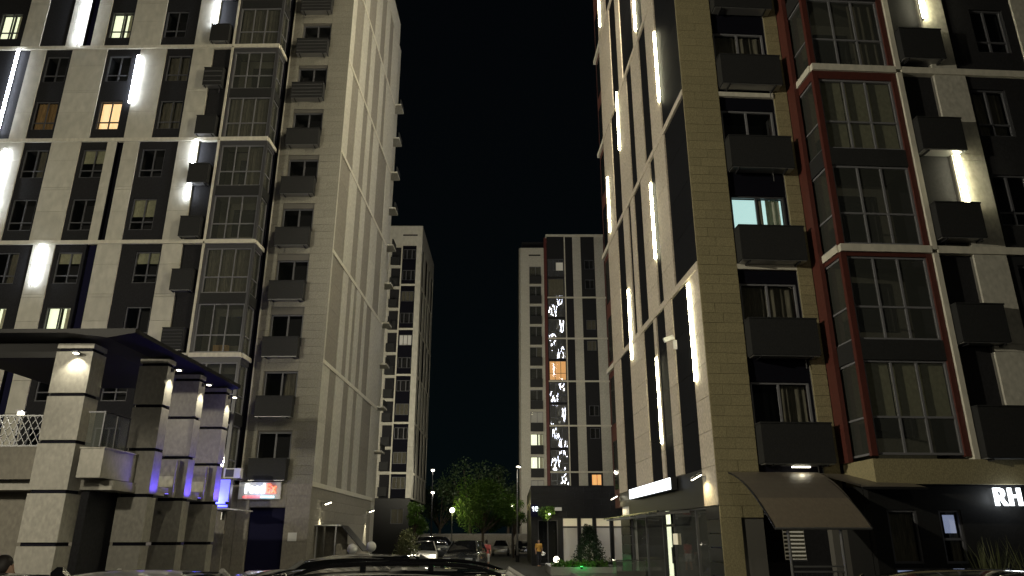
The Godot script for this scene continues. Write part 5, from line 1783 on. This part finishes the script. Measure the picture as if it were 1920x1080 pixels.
func person(label: String, at: Vector3, turn: float, height: float, stride: float, top: String, legs: String, skin: String, short_legs: bool) -> void:
	var t := thing("person", label, "person", at, turn, "people in the lane")
	var k := height / 1.75
	var V := func(x: float, y: float, z: float) -> Vector3: return Vector3(x, y, z) * k
	var s := stride
	var hipL: Vector3 = V.call(-0.09, 0.92, 0)
	var hipR: Vector3 = V.call(0.09, 0.92, 0)
	var kneeL: Vector3 = V.call(-0.10, 0.49, 0.10 * s + 0.02)
	var kneeR: Vector3 = V.call(0.10, 0.49, -0.06 * s + 0.02)
	var ankL: Vector3 = V.call(-0.10, 0.07, 0.16 * s)
	var ankR: Vector3 = V.call(0.10, 0.07, -0.20 * s)
	var shL: Vector3 = V.call(-0.18, 1.42, 0)
	var shR: Vector3 = V.call(0.18, 1.42, 0)
	var elL: Vector3 = V.call(-0.23, 1.13, -0.08 * s)
	var elR: Vector3 = V.call(0.23, 1.13, 0.06 * s)
	var wrL: Vector3 = V.call(-0.22, 0.89, 0.02)
	var wrR: Vector3 = V.call(0.22, 0.90, 0.16 * s)
	var bones := [[hipL, kneeL, 0.085 * k, 0.055 * k], [hipR, kneeR, 0.085 * k, 0.055 * k], [kneeL, ankL, 0.055 * k, 0.036 * k], [kneeR, ankR, 0.055 * k, 0.036 * k],
		[ankL, ankL + V.call(0, -0.03, 0.15), 0.04 * k, 0.03 * k], [ankR, ankR + V.call(0, -0.03, 0.15), 0.04 * k, 0.03 * k],
		[V.call(-0.06, 0.95, 0), V.call(0.06, 0.95, 0), 0.115 * k, 0.115 * k], [V.call(0, 0.98, 0), V.call(0, 1.2, 0.0), 0.11 * k, 0.115 * k], [V.call(-0.08, 1.32, 0), V.call(0.08, 1.32, 0), 0.115 * k, 0.115 * k], [shL, shR, 0.06 * k, 0.06 * k],
		[shL, elL, 0.05 * k, 0.038 * k], [shR, elR, 0.05 * k, 0.038 * k], [elL, wrL, 0.038 * k, 0.027 * k], [elR, wrR, 0.038 * k, 0.027 * k],
		[wrL, wrL + V.call(0.0, -0.10, 0.02), 0.03 * k, 0.02 * k], [wrR, wrR + V.call(0.0, -0.10, 0.02), 0.03 * k, 0.02 * k],
		[V.call(0, 1.44, 0), V.call(0, 1.54, 0.01), 0.05 * k, 0.05 * k], [V.call(0, 1.60, 0.02), V.call(0, 1.66, 0.0), 0.075 * k, 0.088 * k], [V.call(0, 1.585, 0.09), V.call(0, 1.615, 0.085), 0.012 * k, 0.009 * k]]
	place(t, "body", nets(bones, 0.026), mats[skin])
	# clothes: shells a little outside the body
	var shirt := [[V.call(-0.05, 1.0, 0), V.call(0.05, 1.0, 0), 0.128 * k, 0.128 * k], [V.call(0, 1.0, 0), V.call(0, 1.2, 0), 0.125 * k, 0.13 * k], [V.call(-0.08, 1.31, 0), V.call(0.08, 1.31, 0), 0.13 * k, 0.13 * k], [shL, shR, 0.072 * k, 0.072 * k], [shL, shL.lerp(elL, 0.75), 0.062 * k, 0.055 * k], [shR, shR.lerp(elR, 0.75), 0.062 * k, 0.055 * k]]
	place(t, "shirt", nets(shirt, 0.03), mats[top])
	var e := 0.85 if short_legs else 1.0
	var pants := [[V.call(-0.06, 0.93, 0), V.call(0.06, 0.93, 0), 0.13 * k, 0.13 * k], [hipL, hipL.lerp(kneeL, e), 0.102 * k, 0.078 * k], [hipR, hipR.lerp(kneeR, e), 0.102 * k, 0.078 * k]]
	if not short_legs:
		pants.append([kneeL, kneeL.lerp(ankL, 0.9), 0.075 * k, 0.055 * k])
		pants.append([kneeR, kneeR.lerp(ankR, 0.9), 0.075 * k, 0.055 * k])
	place(t, "trousers", nets(pants, 0.03), mats[legs])
	var hair := [[V.call(0, 1.665, -0.025), V.call(0, 1.70, -0.01), 0.09 * k, 0.085 * k], [V.call(0, 1.60, -0.045), V.call(0, 1.66, -0.03), 0.07 * k, 0.085 * k]]
	place(t, "hair", nets(hair, 0.02), mats.hair)

func people() -> void:
	mat("hair", Color(0.015, 0.011, 0.009), 0.6)
	mat("skin", Color(0.42, 0.26, 0.18), 0.55)
	mat("shirtred", Color(0.42, 0.09, 0.08), 0.85)
	mat("shirtyellow", Color(0.55, 0.30, 0.06), 0.85)
	mat("shirtdark", Color(0.05, 0.05, 0.055), 0.85)
	mat("clothwhite", Color(0.6, 0.58, 0.55), 0.85)
	mat("clothdark", Color(0.02, 0.02, 0.025), 0.85)
	person("person in a red top and white shorts walking down the lane", Vector3(-1.42, 0, -43.2), PI, 1.62, 1.0, "shirtred", "clothwhite", "skin", true)
	person("person in a yellow top and dark trousers by the shop block", Vector3(1.72, 0, -50.0), 0.4, 1.65, 0.5, "shirtyellow", "clothdark", "skin", false)
	person("dark haired person at the lower left corner by the black car", Vector3(-4.0, 0, -6.15), 2.3, 1.51, 0.0, "shirtdark", "clothdark", "skin", false)
